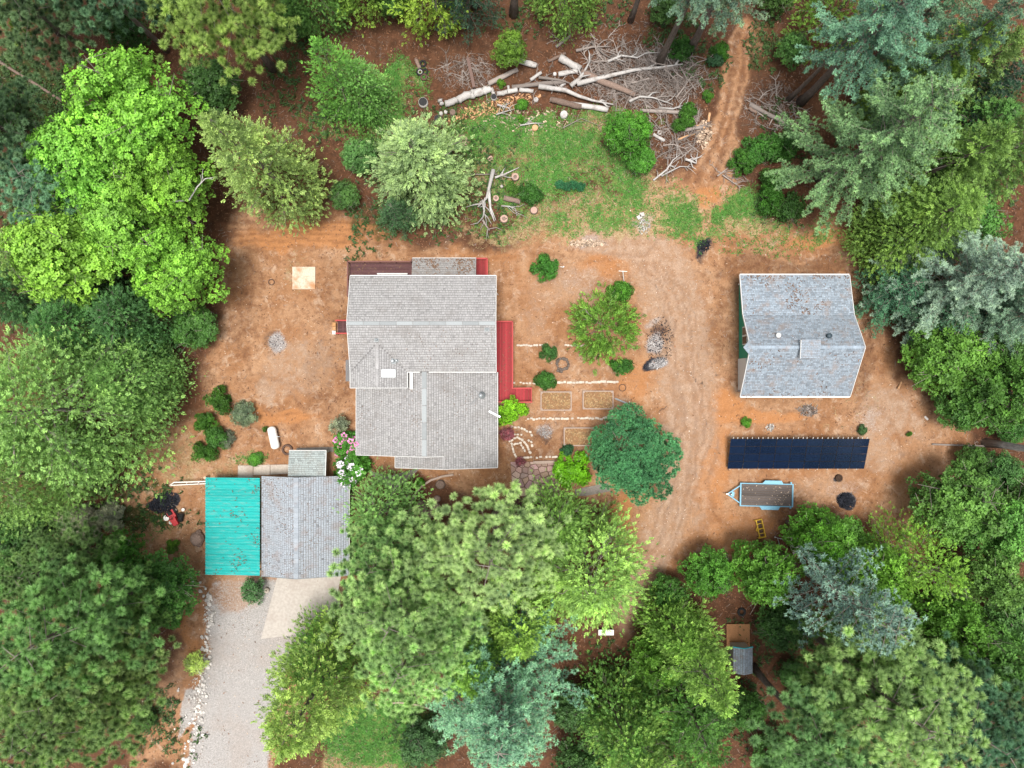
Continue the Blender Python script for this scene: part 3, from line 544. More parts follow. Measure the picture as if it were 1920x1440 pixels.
# ---- garage, teal lean-to, entry roof
gar = thing('garage', 'garage with pale blue grey shingle roof beside the teal roof', 'garage', (-22.4, -15.3, 0), world_parts=True)
GX0, GX1, GYN, GYS, GXR, GZR = -27.08, -17.68, -9.95, -20.72, -22.95, 4.1
zgw = lambda x, y: GZR-(GXR-x)*.31; zge = lambda x, y: GZR-(x-GXR)*.31
roof_plane(gar, [(GX0, GYN), (GXR, GYN), (GXR, GYS), (GX0, GYS)], zgw, 1, 1, mat_shin_garage, .25, .24, dark=.28, spread=.05, vgap=.045, sig=.04); roof_plane(gar, [(GXR, GYN), (GX1, GYN), (GX1, GYS), (GXR, GYS)], zge, 1, -1, mat_shin_garage, .25, .24, dark=.28, spread=.05, vgap=.045, sig=.04)
ridge_caps(gar, (GXR, GYN, GZR+.03), (GXR, GYS, GZR+.03), mat_shin_garage, .5, 20); MB().box((-22.4, -15.3, 1.3), (8.4, 9.7, 2.6)).build('wall', mat_cream, gar)
board(gar, 'fascia', (GX1+.04, GYN, zge(GX1, 0)), (GX1+.04, GYS, zge(GX1, 0)), mat_white, .06, .16); board(gar, 'rake_board', (GX0, GYS-.03, zgw(GX0, 0)), (GXR, GYS-.03, GZR), mat_flash, .05, .16); board(gar, 'rake_board', (GXR, GYS-.03, GZR), (GX1, GYS-.03, zge(GX1, 0)), mat_flash, .05, .16)
fr = MB().box((-22.6, -20.16, 1.15), (5.2, .1, 2.3)).build('garage_door', mat_white, gar)
lean = thing('carport', 'open carport under a corrugated teal metal roof', 'carport', (-30.1, -15.3, 0), world_parts=True)
TX0, TX1 = W(384, 0, 2.9)[0], W(488, 0, 3.1)[0]-.02; TYN, TYS = W(0, 896, 3)[1], W(0, 1078.5, 3)[1]; ns = 9; sh = (TYN-TYS)/ns; rib = 4
for i in range(ns):                                   # corrugated sheets laid side by side, ribs run with the fall
    y0 = TYS+i*sh; ysn = np.linspace(0, 1, rib*8+1); V, F = [], []
    for j, u in enumerate(ysn):
        zc = (.05 if j % 16 < 8 else .075)*math.sin(2*math.pi*rib*u)**1+(.006 if i % 2 else 0)
        for x in (TX0, TX1): V.append((x-lean['_base'][0], y0+u*sh*1.01-lean['_base'][1], 2.75+(x-TX0)/(TX1-TX0)*.45+zc))
    F = [(2*j, 2*j+1, 2*j+3, 2*j+2) for j in range(len(ysn)-1)]
    link('metal_sheet', mesh_np('metal_sheet', V, [F], mat_teal, smooth=True), lean)
for x in (TX0+.3, TX1-.3):
    for y in (TYN-.4, (TYN+TYS)/2, TYS+.4): MB().box((x, y, 1.3), (.14, .14, 2.6)).build('post', mat_cream, lean)
for y in (TYN-.4, (TYN+TYS)/2, TYS+.4): MB().span((TX0+.1, y, 2.62), (TX1-.1, y, 3.05), .1, .16).build('rafter', mat_cream, lean)
ent = thing('entry_porch', 'small porch with pale greenish shingle roof behind the garage', 'porch', (-22, -8.6, 0), world_parts=True)
ex0, ex1 = W(541, 0, 2.7)[0], W(610.5, 0, 2.7)[0]; ey0 = W(0, 845, 2.6)[1]; ze_ = lambda x, y: 2.5+(ey0-y)*.16
roof_plane(ent, [(ex0, ey0), (ex1, ey0), (ex1, GYN-.02), (ex0, GYN-.02)], ze_, 0, -1, mat_shin_entry, .2, .4, dark=.4); board(ent, 'fascia', (ex0, ey0+.03, 2.5), (ex1, ey0+.03, 2.5), mat_white, .06, .16); board(ent, 'fascia', (ex1+.03, ey0, 2.5), (ex1+.03, GYN, 2.9), mat_white, .06, .16)
for x in (ex0+.15, ex1-.15): MB().box((x, ey0-.2, 1.22), (.12, .12, 2.44)).build('post', mat_white, ent)

# ---- blue roofed barn
barn = thing('barn', 'barn with blue grey shingle roof, green gable wall and white door', 'barn', (30.4, 4.6, 0), world_parts=True)
BX0, BX1, BYN, BYB, BYR, BYS, ZN_, ZB, ZRr, ZSs = 24.5, 36.25, 11.72, 7.36, 3.78, -1.33, 3.2, 4.35, 7.0, 3.35
zb1 = lambda x, y: ZN_+(BYN-y)*(ZB-ZN_)/(BYN-BYB); zb2 = lambda x, y: ZB+(BYB-y)*(ZRr-ZB)/(BYB-BYR); zb3 = lambda x, y: ZRr-(BYR-y)*(ZRr-ZSs)/(BYR-BYS)
for poly, zf, up in (([(BX0, BYN), (BX1, BYN), (BX1, BYB), (BX0, BYB)], zb1, -1), ([(BX0, BYB), (BX1, BYB), (BX1, BYR), (BX0, BYR)], zb2, -1), ([(BX0, BYR), (BX1, BYR), (BX1, BYS), (BX0, BYS)], zb3, 1)):
    roof_plane(barn, poly, zf, 0, up, mat_shin_blue, .19 if zf is zb1 else .16, .3, dark=.3, spread=.30, vgap=.03, sig=.09)
mb = MB(); zt = ZRr; mb.add([(BX0, BYR+.7, zb2(0, BYR+.7)), (BX0-.75, BYR, ZRr+.05), (BX0, BYR, ZRr+.02), (BX0, BYR+.7, zb2(0, BYR+.7)-.16), (BX0-.75, BYR, ZRr-.1), (BX0, BYR, ZRr-.14), (BX0, BYR-.7, zb3(0, BYR-.7)), (BX0, BYR-.7, zb3(0, BYR-.7)-.16)],
    [(0, 1, 2), (3, 5, 4), (0, 3, 4, 1), (1, 6, 2), (4, 5, 7), (1, 4, 7, 6)], .6); mb.build('hay_hood', mat_shin_blue, barn)
ridge_caps(barn, (BX0-.3, BYR, ZRr+.04), (BX1, BYR, ZRr+.04), mat_shin_blue, .3, 30)
wx0, wx1, wy0, wy1 = 25.32, 35.6, -.82, 11.15
prof = [(wy0, 0), (wy1, 0), (wy1, zb1(0, wy1)-.2), (BYB, ZB-.2), (BYR, ZRr-.2), (wy0, zb3(0, wy0)-.2)]
mb = MB(); mb.add([(wx0, y, z) for y, z in prof]+[(wx1, y, z) for y, z in prof], [list(range(6)), list(range(6, 12))[::-1]]+[[i, (i+1) % 6, 6+(i+1) % 6, 6+i] for i in range(6)]); mb.build('wall', mat_green, barn)
fr = MB().box((wx0-.03, 5.25, 2.45), (.1, 2.0, 1.75)).build('window', mat_white, barn)
for dy in (-.48, .48): MB().box((wx0-.06, 5.25+dy, 2.45), (.1, .78, 1.45)).build('pane', mat_glass, fr)
MB().box((wx0-.05, 1.0, 1.5), (.1, 3.6, 3.0)).build('door', mat_white, barn); MB().box((wx0-.04, wy1-.05, 1.5), (.12, .14, 3.0)).build('corner_trim', mat_white, barn); MB().box((wx0-.04, wy0+.05, 1.5), (.12, .14, 3.0)).build('corner_trim', mat_white, barn)
for a, b_ in (((BX0-.03, BYN, ZN_), (BX0-.03, BYB, ZB)), ((BX0-.03, BYB, ZB), (BX0-.03, BYR+.7, zb2(0, BYR+.7))), ((BX0-.03, BYR-.7, zb3(0, BYR-.7)), (BX0-.03, BYS, ZSs)), ((BX1+.03, BYN, ZN_), (BX1+.03, BYB, ZB)), ((BX1+.03, BYB, ZB), (BX1+.03, BYR, ZRr)), ((BX1+.03, BYR, ZRr), (BX1+.03, BYS, ZSs))):
    board(barn, 'rake_board', a, b_, mat_white, .06, .22)
board(barn, 'gutter', (BX0, BYN+.06, ZN_-.02), (BX1, BYN+.06, ZN_-.02), mat_white, .14, .12); board(barn, 'gutter', (BX0, BYS-.06, ZSs-.02), (BX1, BYS-.06, ZSs-.02), mat_white, .14, .12)
x, y, z = on(zb3, 1516, 655, 6.5); cu = thing; c0 = MB().box((x, y, z-.1), (1.75, 1.75, 1.1)).build('cupola', mat_white, barn)
roof_plane(barn, [(x-1.0, y-.95), (x+1.0, y-.95), (x+1.0, y+.95), (x-1.0, y+.95)], lambda X, Y: z+.62+.1*(Y-y), 0, 1, mat_shin_blue, .16, .34, .1, 'cupola_roof', spread=.38); board(barn, 'fascia', (x-1.04, y-.95, z+.5), (x-1.04, y+.95, z+.68), mat_white, .05, .16)
def bvent(px, py, m, r):
    x, y, z = on(zb2, px, py, 6); MB().lathe((x, y, z-.1), [(r*.8, 0), (r*.8, .45), (r, .47), (r, .6), (r*.4, .68)], 14).build('roof_vent', m, barn, True)
bvent(1457, 629, mat_white, .26); bvent(1552, 630, mat_darkvent, .27)

# ---- little shed among the trees
sh_ = thing('shed', 'little shed with blue grey shingle roof, teal edge and plywood porch under the trees', 'shed', W(1390, 1215), world_parts=True)
sx0, sx1, sy0, sy1 = W(1374, 0, 2.3)[0], W(1411, 0, 2.3)[0], W(0, 1262, 2.3)[1], W(0, 1213, 2.3)[1]; sm = (sx0+sx1)/2
zsl = lambda x, y: 2.9-(sm-x)*.5; zsr = lambda x, y: 2.9-(x-sm)*.5
roof_plane(sh_, [(sx0, sy0), (sm, sy0), (sm, sy1), (sx0, sy1)], zsl, 1, 1, mat_shin_blue, .2, .36, spread=.4); roof_plane(sh_, [(sm, sy0), (sx1, sy0), (sx1, sy1), (sm, sy1)], zsr, 1, -1, mat_shin_blue, .2, .36, spread=.4)
mt = simple('teal_trim', (.02, .42, .50), .6, .1)
board(sh_, 'rake_board', (sx0, sy1+.03, zsl(sx0, 0)), (sm, sy1+.03, 2.9), mt, .07, .16); board(sh_, 'rake_board', (sm, sy1+.03, 2.9), (sx1, sy1+.03, zsr(sx1, 0)), mt, .07, .16); MB().box((sm, (sy0+sy1)/2, 1.1), (1.7, sy1-sy0-.3, 2.2)).build('wall', mat_cream, sh_)
a, b_ = W(1362, 1170, .3), W(1406, 1215, .3); pl_ = simple('plywood', (.30, .15, .07), .9, .25, 2.0, stain=(.20, .10, .06), objvar=.06)
for i in range(2): MB().box((a[0]+(b_[0]-a[0])*(.25+.5*i), (a[1]+b_[1])/2, .3), ((b_[0]-a[0])/2-.02, a[1]-b_[1], .06)).build('plywood_sheet', pl_, sh_)
MB().box(((a[0]+b_[0])/2, (a[1]+b_[1])/2, .13), (b_[0]-a[0]-.1, a[1]-b_[1]-.1, .26)).build('porch_frame', pl_, sh_)

# ---- concrete and paving
def slab(name, px, z, mat, kind='structure', t_=.06, parent=None):
    mb = MB(); mb.prism([W2(*p, z) for p in px], z-t_-.1, z); o = mb.build(name, mat, parent)
    if kind: o['kind'] = kind
    return o
slab('driveway_apron', [(520, 1082), (640, 1078), (622, 1165), (560, 1190), (489, 1198)], .05, simple('apron_concrete', (.385, .35, .315), .95, .12, .6, stain=(.29, .24, .21), stain_amt=.6))
cw = thing('garden_path', 'pale concrete walk behind the garage', 'path', W(495, 880), world_parts=True)
for px in ([(446, 873), (474, 872.5), (474, 895), (446, 896)], [(475, 872.3), (506, 871.5), (506, 890), (475, 891)], [(507, 871.4), (541, 871), (541, 888), (507, 890)]): mb = MB(); mb.prism([W2(*p, .08) for p in px], -.1, .08); mb.build('slab', mat_conc, cw)
slab('path', [(556, 840), (625, 838), (625, 847), (556, 849)], .06, mat_conc_dk); slab('path', [(668, 862), (700, 885), (730, 893), (775, 880), (790, 876), (760, 905), (735, 920), (712, 905)], .05, mat_conc_dk)
cp = link('concrete_pad', MB().box((*W2(570, 521.5), .03), (2.55, 2.5, .16)).mesh('concrete_pad', simple('stained_pad', (.52, .43, .34), .95, .2, 1.2, stain=(.36, .17, .07), stain_amt=.9))); tag(cp, 'square pale concrete pad with rusty stains in the dirt yard', 'concrete pad')

# needles and dirt drifted on the roofs
mat_needle = simple('fallen_needles', (.14, .085, .055), .95, .3, tint=True, bump=0)
def roof_litter(parent, zf, x0, x1, y0, y1, n, seed, thr, bias=None, size=.11):
    x = rng.uniform(x0, x1, n*6); y = rng.uniform(y0, y1, n*6); w = vnoise(x, y, 1.6, seed, 3)+(bias(x, y) if bias else 0); k = w > thr+rng.normal(0, .32, n*6); x, y = x[k][:n], y[k][:n]; m = len(x)
    z = np.array([zf(a, b2) for a, b2 in zip(x, y)])+.055; a = rng.uniform(0, 6.28, m); L = rng.uniform(.4, 1.3, m)*size; u = np.stack([np.cos(a), np.sin(a), np.zeros(m)], -1)*L[:, None]; v = np.stack([-np.sin(a), np.cos(a), np.zeros(m)], -1)*(L*.3)[:, None]
    P = np.stack([x, y, z], -1)-np.array(parent['_base']); link('needle_litter', mesh_np('needle_litter', np.stack([P-u-v, P+u-v, P+u+v, P-u+v], 1).reshape(-1, 3), [np.arange(m*4).reshape(m, 4)], mat_needle, np.repeat(rng.uniform(0, 1, m), 4)), parent)['kind'] = 'stuff'
roof_litter(barn, zb1, BX0+.1, BX1-.1, BYB, BYN, 300, 41, .42, lambda x, y: .5*np.clip((y-BYN+.7)/.7, 0, 1)); roof_litter(barn, zb3, BX0+.1, BX1-.1, BYS, BYR, 150, 42, .52, lambda x, y: .5*np.clip((BYS+.6-y)/.6, 0, 1)); roof_litter(barn, zb2, BX0+.4, BX1-.2, BYR, BYB, 70, 43, .5, size=.07)
roof_litter(gar, zgw, GX0+.05, GXR-.1, GYS+.1, GYN-.1, 260, 44, .30, lambda x, y: .6*np.clip((GX0+.5-x)/.5, 0, 1), size=.07); roof_litter(gar, zge, GXR+.1, GX1-.1, GYS+.1, GYN-.1, 260, 45, .30, size=.06); roof_litter(house, zno, -10.7, -3.9, 11.0, 13.5, 350, 46, .4, lambda x, y: .5*np.clip((y-13)/.5, 0, 1)); roof_litter(house, zl, XW2+.1, xr-.3, YF+.1, -.5, 140, 47, .45, size=.06); roof_litter(house, zrr, xr+.4, XE2-.1, YP+.1, 1.0, 160, 48, .45, size=.06); roof_litter(house, zS, XW+3.2, XE-.2, YS+.1, YR-.2, 110, 49, .45, size=.06)
roof_litter(lean, lambda x, y: 2.86+(x-TX0)/(TX1-TX0)*.45, TX0+.1, TX1-.1, TYS+.1, TYN-.1, 260, 50, .5, size=.09)
roof_litter(d1, lambda x, y: DZ, -1.9, xe-.1, yb+.1, yt-.1, 160, 51, .2, size=.07); roof_litter(d2, lambda x, y: DZ, xl+.1, -11.0, 11.2, yn-.1, 160, 52, .1, size=.08)
# ------------------------------------------------------------------ things in the yard
mat_pv = simple('solar_glass', (.006, .013, .034), .18, .25, 1.0, bump=0, spec=.5, objvar=.12); mat_pvf = simple('black_frame', (.014, .016, .022), .4, .1); mat_tbl = simple('trailer_blue', (.15, .35, .47), .5, .12, 2, stain=(.10, .28, .40), spec=.4)
mat_plank = simple('grey_brown_plank', (.10, .083, .075), .9, .3, 2.0, stretch=(.5, 4, 1), stain=(.16, .13, .12), objvar=.25); mat_yel = simple('yellow_paint', (.62, .40, .04), .5, .15, stain=(.25, .15, .04)); mat_bed = simple('weathered_bed_board', (.34, .26, .215), .9, .2, 2)
mat_mulch = simple('bed_mulch', (.23, .125, .062), .95, .4, 4.0, stain=(.34, .23, .10), stain_amt=.7); mat_stone = simple('pale_block', (.47, .41, .345), .95, .15, objvar=.14); mat_flag = simple('flagstone_rock', (.27, .185, .145), .95, .18, 1.5, stain=(.17, .15, .14), stain_amt=.5, obj_col=True)
mat_rock = simple('white_rock', (.52, .49, .455), .95, .2, objvar=.3); mat_tank = simple('white_tank_paint', (.78, .77, .74), .45, .05, bump=0, spec=.4); mat_rust = simple('rusty_steel', (.10, .06, .045), .85, .3)
mat_logw = simple('bleached_wood', (.42, .40, .385), .9, .25, 2.5, stretch=(1, 1, 1), stain=(.20, .17, .15), stain_amt=.75, objvar=.15); mat_logb = simple('brown_bark', (.19, .135, .11), .95, .3, 1.5, objvar=.2); mat_cut = simple('fresh_cut_wood', (.52, .30, .16), .9, .2); mat_stick = simple('grey_stick', (.24, .205, .185), .9, .2, objvar=.35)
mat_char = simple('charcoal', (.018, .020, .028), .9, .4, tint=True); mat_ash = simple('ash', (.46, .445, .44), .95, .25, tint=True); mat_steel = simple('white_steel', (.72, .69, .66), .5, .1)

mat_railend = simple('grey_rail_end', (.46, .44, .42), .5, .1)
# ---- solar array: 36 panels on a tilted rack
x0a, yt_, _ = W(1370, 822.5, 2.15); x1a = W(1631, 822, 2.15)[0]; yb_ = W(0, 879, .75)[1]; Wd, Dp = x1a-x0a, yt_-yb_; tilt = math.atan2(1.4, Dp); SL = Dp/math.cos(tilt)
sol = thing('solar_array', 'long ground rack of dark blue solar panels', 'solar panels', ((x0a+x1a)/2, (yt_+yb_)/2, 0))
pw, ph = Wd/9, SL/4; pme = MB().box((0, 0, 0), (pw-.03, ph-.03, .04)).mesh('panel', mat_pvf); gme_ = MB().box((0, 0, .024), (pw-.07, ph-.07, .008)).mesh('glass', mat_pv); rt = (tilt, 0, 0)
for i in range(9):
    for j in range(4):
        s_ = (j-1.5)*ph; p = link('panel', pme, sol, ((i-4)*pw, s_*math.cos(tilt), 1.45+s_*math.sin(tilt)), rot=rt); link('glass', gme_, p)
for k in range(28):
    xx = -Wd/2+.25+k*(Wd-.5)/27+rng.uniform(-.08, .08); s_ = SL/2+.09; link('rail_end', MB().box((0, 0, 0), (.10, .22, .07)).mesh('rail_end', mat_railend) if k == 0 else bpy.data.meshes['rail_end'], sol, (xx, s_*math.cos(tilt), 1.42+s_*math.sin(tilt)), rot=rt, scale=(.75, .8, 1))
    if k % 2 == 0: link('rail_end', bpy.data.meshes['rail_end'], sol, (xx, -(SL/2+.04)*math.cos(tilt), 1.42-(SL/2+.04)*math.sin(tilt)), rot=rt, scale=(.7, .5, 1))
mb = MB()
for xx in np.linspace(-Wd/2+.4, Wd/2-.4, 6):
    for yy, zz in ((-Dp/2+.5, .9), (Dp/2-.5, 1.85)): MB().tube([(xx, yy, -.1), (xx, yy, zz)], .05, 8).build('post', mat_galv, sol)
for yy, zz in ((-Dp/2+.5, .86), (Dp/2-.5, 1.83)): MB().tube([(-Wd/2+.1, yy, zz), (Wd/2-.1, yy, zz)], .05, 8).build('beam', mat_galv, sol)

# ---- trailer
tx, ty, _ = W(1433.5, 926.5); tr_ = thing('utility_trailer', 'flat blue utility trailer with plank deck and two wheel fenders', 'trailer', (tx, ty, 0), math.radians(-1.2)); L_, B_ = 5.85, 2.42
for i in range(9): link('plank', MB().box((0, 0, 0), (L_-.24, B_*.955/9-.025, .05)).mesh('plank', mat_plank) if i == 0 else bpy.data.meshes['plank'], tr_, (0, (i-4)*B_*.955/9, .62+rng.uniform(-.006, .006)))
for y in (-1, 1): MB().box((0, y*(B_/2+.03), .66), (L_+.06, .10, .18)).build('side_rail', mat_tbl, tr_)
for x in (-1, 1): MB().box((x*(L_/2-.04), 0, .67), (.14, B_, .18)).build('end_rail', mat_tbl, tr_)
for y in (-1, 1):
    MB().span((-L_/2, y*.95, .55), (-L_/2-1.28, y*.05, .5), .12, .14).build('tongue', mat_tbl, tr_)
    p = [(-.55, 0), (1.75, 0), (1.55, .33), (-.25, .33)]; mb = MB(); mb.prism([(q[0]+.05-.3*(y < 0), y*(B_/2+.08+q[1])) for q in p], .74, .80); fd = mb.build('fender', mat_tbl, tr_)
    for xx in (.2, 1.1):
        w = MB().lathe((0, 0, 0), [(.1, -.1), (.34, -.1), (.36, -.05), (.36, .05), (.34, .1), (.1, .1)], 18).build('wheel', mat_black, tr_); w.location = (xx-.15*(y < 0), y*(B_/2+.23), .36); w.rotation_euler = (math.pi/2, 0, 0)
    MB().box((L_/2-.2, y*(B_/2+.15), .55), (.16, .22, .22)).build('tail_light_bracket', mat_tbl, tr_)
MB().tube([(-L_/2-1.05, 0, .05), (-L_/2-1.05, 0, 1.0)], .05, 8).build('jack', mat_galv, tr_); MB().box((-L_/2-1.35, 0, .52), (.3, .12, .12)).build('coupler', mat_galv, tr_); MB().box((-L_/2-.75, 0, .52), (.3, .55, .08)).build('winch_plate', mat_tbl, tr_); MB().tube([(.65, -1.5, .36), (.65, 1.5, .36)], .05, 8).build('axle', mat_rust, tr_)
m = 55; P = np.stack([rng.uniform(-L_/2+.1, L_/2-.1, m)**1, rng.uniform(-1.1, 1.1, m), np.full(m, .655)], -1); P[:28, 0] = rng.uniform(.8, 2.7, 28); an = rng.uniform(0, 6.28, m); u_ = np.stack([np.cos(an), np.sin(an), 0*an], -1)*rng.uniform(.03, .08, m)[:, None]; v_ = np.stack([-np.sin(an), np.cos(an), 0*an], -1)*.025
link('leaf_litter', mesh_np('trailer_leaves', np.stack([P-u_-v_, P+u_-v_, P+u_+v_, P-u_+v_], 1).reshape(-1, 3), [np.arange(m*4).reshape(m, 4)], mat_chip, np.repeat(rng.uniform(0, .8, m), 4)), tr_)['kind'] = 'stuff'
# ---- box scraper
x, y, _ = W(1423, 990); bs = thing('box_scraper', 'yellow tractor box scraper lying on the dirt', 'tractor implement', (x, y, 0), math.radians(13))
for yy in (-1.0, 1.0): MB().box((0, yy, .3), (.85, .06, .5)).build('side_plate', mat_yel, bs)
MB().box((.4, 0, .28), (.08, 2.0, .42)).build('mouldboard', mat_yel, bs); MB().box((-.22, 0, .32), (.12, 2.0, .14)).build('front_bar', mat_yel, bs)
for yy in (-.55, 0, .55): MB().span((-.22, yy, .38), (.4, yy, .38), .07, .07).build('brace', mat_yel, bs)
MB().span((-.2, .35, .4), (-.55, 0, .75), .07, .07).build('hitch_arm', mat_yel, bs); MB().span((-.2, -.35, .4), (-.55, 0, .75), .07, .07).build('hitch_arm', mat_yel, bs); MB().span((.38, 0, .5), (-.55, 0, .78), .06, .06).build('top_link', mat_yel, bs); MB().box((.08, 0, .02), (.6, 1.9, .03)).build('pan', mat_rust, bs)
# ---- tanks
x, y, _ = W(516.5, 820); tk = thing('propane_tank', 'white horizontal propane tank in the dirt behind the garage', 'tank', (x, y, 0), math.radians(12.5)); prof = [(.02, -1.28), (.25, -1.24), (.42, -1.1), (.48, -.92), (.48, .92), (.42, 1.1), (.25, 1.24), (.02, 1.28)]
b_ = MB().lathe((0, 0, 0), prof, 22).build('body', mat_tank, tk, True); b_.rotation_euler = (math.pi/2, 0, 0); b_.location = (0, 0, .72)
MB().lathe((0, .12, 1.16), [(.13, 0), (.13, .14), (.1, .2)], 14).build('valve_dome', mat_tank, tk, True); MB().tube([(.1, .12, 1.2), (.75, -.02, 1.0), (.85, -.05, 0)], .025, 6).build('gas_line', mat_galv, tk)
for yy in (-.75, .75): MB().box((0, yy, .14), (.8, .16, .3)).build('saddle', mat_conc, tk)
x, y, _ = W(1484, 1021); wt = thing('water_tank', 'white drum with a tan lid at the edge of the trees', 'tank', (x, y, 0))
b_ = MB().lathe((0, 0, 0), [(.72, 0), (.72, 1.6), (.66, 1.66), (.1, 1.7)], 22).build('body', mat_tank, wt, True); MB().torus((0, 0, 1.64), .68, .05, 22, 6).build('rim', simple('tan_rim', (.50, .33, .20), .8, .2), wt); wt.rotation_euler = (math.radians(-52), 0, math.radians(190)); wt.location = (x+.1, y+.6, .75)
MB().lathe((0, 0, 1.70), [(.64, 0), (.64, .03)], 22).build('lid', simple('tan_lid', (.42, .27, .16), .8, .2), wt)
pf = thing('pipe_frame', 'thin grey pole frame leaning beside the white drum', 'pole frame', W(1462, 1016), world_parts=True); MB().tube([W(1452, 1007, .9), W(1478, 1014, 1.0)], .04, 6).build('pole', mat_galv, pf); MB().tube([W(1458, 1009, .9), W(1464, 1030, 0)], .04, 6).build('pole', mat_galv, pf); MB().tube([W(1477, 1014, 1.0), W(1477, 1012, 0)], .03, 6).build('pole', mat_galv, pf)
sgn = thing('white_table', 'white table top peeking out under the round lime cedar', 'table', W(1135, 1182)); MB().box((0, 0, .75), (1.7, .6, .06)).build('table_top', mat_steel, sgn)
for sx in (-.8, .8): MB().box((sx, 0, .36), (.07, .6, .72)).build('leg', mat_galv, sgn)

# ---- white pole gate and red mower
g_ = thing('pole_gate', 'white painted pole gate swung open left of the teal roof', 'gate', W(384, 903), world_parts=True); gp = [W(392, 902.5, 1.1), W(326, 904.5, 1.15), W(319, 910, .55), W(390, 906.5, .5)]
for a, b2, r in ((gp[0], gp[1], .07), (gp[1], gp[2], .07), (gp[2], gp[3], .06)): MB().tube([a, b2], r, 8).build('bar', mat_steel, g_)
for px, py in ((350, 904), (372, 904.5)): MB().tube([W(px, py-.5, 1.12), W(px, py+4, .52)], .05, 6).build('brace', mat_steel, g_)
MB().tube([W(394, 904, -.2), W(394, 904, 1.3)], .1, 10).build('gate_post', mat_steel, g_)
ps = thing('fence_post', 'short pale round post at the corner of the teal roof', 'post', W(391, 893.5)); MB().tube([(0, 0, -.1), (0, 0, 1.1)], .16, 10).build('post', simple('tan_post', (.50, .36, .25), .8, .15), ps)
mw = thing('riding_mower', 'red riding mower with black seat beside the charcoal heap', 'mower', W(328, 968), math.radians(-60)); red = simple('mower_red', (.42, .025, .03), .4, .1, spec=.4)
mb = MB(); mb.prism([(.1, -.34), (.95, -.28), (1.02, 0), (.95, .28), (.1, .34)], [.45]*5, [.95, .82, .78, .82, .95]); mb.build('hood', red, mw); MB().box((-.35, 0, .5), (.9, .8, .22)).build('body', red, mw); MB().box((-.5, 0, .78), (.42, .46, .12)).build('seat', mat_black, mw); MB().box((-.72, 0, .98), (.1, .44, .4)).build('backrest', mat_black, mw)
for sx, r, w_ in ((-.55, .27, .26), (.7, .2, .18)):
    for sy in (-1, 1):
        w = MB().lathe((0, 0, 0), [(.06, -w_/2), (r, -w_/2), (r+.02, 0), (r, w_/2), (.06, w_/2)], 16).build('wheel', mat_black, mw); w.location = (sx, sy*.48, r); w.rotation_euler = (math.pi/2, 0, 0)
        rim_ = MB().lathe((0, 0, -sy*(w_/2+.006)), [(.02, -.01), (r*.55, -.01), (r*.55, .01)], 12).build('rim', mat_steel, w)
MB().torus((.05, 0, 1.08), .17, .025, 16, 6).build('steering_wheel', mat_black, mw); MB().tube([(.25, 0, .8), (.05, 0, 1.08)], .03, 6).build('steering_column', mat_black, mw); MB().prism([(-.3, -.5), (.45, -.55), (.45, .55), (-.3, .5)], .12, .26).build('cutting_deck', mat_black, mw)
def bucket(px, py, lab, m, r=.22, h=.4):
    o = thing('bucket', lab, 'bucket', W(px, py)); MB().lathe((0, 0, 0), [(r*.8, 0), (r, h), (r*.94, h), (r*.75, .06)], 14).build('body', m, o, True); MB().torus((0, 0, h), r, .02, 16, 5).build('rim', m, o); return o
bucket(315, 970, 'white bucket on the left of the red mower', mat_tank, .3, .45); bucket(322, 979, 'small white bucket below the red mower', mat_tank, .18, .3); bucket(345, 955, 'dull white bucket above the red mower', mat_steel, .17, .3)
bb = thing('oil_drum', 'black drum lying on the right of the red mower', 'drum', W(341, 969), math.radians(80)); d_ = MB().lathe((0, 0, 0), [(.3, -.45), (.3, -.2), (.32, -.18), (.3, -.16), (.3, .16), (.32, .18), (.3, .2), (.3, .45)], 16).build('body', mat_black, bb, True); d_.rotation_euler = (0, math.pi/2, 0); d_.location = (0, 0, .3)
MB().torus((0, 0, 0), .28, .03, 16, 6).build('rim', mat_rust, bb).location = (.46, 0, .3); bpy.data.objects[bb.name].children[-1].rotation_euler = (0, math.pi/2, 0)

# ---- rings, barrels, tyres, lids
def tyre(px, py, r, lab, m=None, hub=None, z=0, cat='tyre', t_=.28):
    o = thing('tyre' if cat == 'tyre' else 'ring', lab, cat, W(px, py, z)); MB().torus((0, 0, r*t_), r*(1-t_), r*t_, 22, 8).build('tread', m or mat_black, o, True)
    if hub: MB().torus((0, 0, r*t_*1.3), r*.5, r*.09, 18, 6).build('hub_ring', hub, o)
    return o
tyre(539, 843, .62, 'large brown tyre against the porch roof behind the garage', mat_rust, t_=.2); tyre(509, 529, .36, 'small rusty ring left of the concrete pad', mat_rust, t_=.13, cat='metal ring'); tyre(1167, 727, .42, 'thin wire hoop right of the raised beds', mat_rust, t_=.1, cat='metal ring')
tyre(793, 120, .42, 'old tyre, topmost of the three at the meadow edge'); tyre(788, 136, .46, 'old tyre with a white inner ring at the meadow edge', None, mat_steel); tyre(795, 145, .42, 'old tyre, lowest of the three at the meadow edge', mat_rust); tyre(797, 135, .38, 'black tyre leaning behind the white ringed one'); tyre(1390, 1147, .5, 'black tyre on the ground above the little shed')
wc = thing('well_cap', 'round white cap set in the gravel by the driveway apron', 'well cap', W(501, 1106)); MB().lathe((0, 0, 0), [(.3, 0), (.3, .3), (.26, .36), (.1, .37)], 18).build('cap', mat_stone, wc); MB().lathe((0, 0, .36), [(.09, 0), (.08, .06)], 10).build('knob', mat_rust, wc)
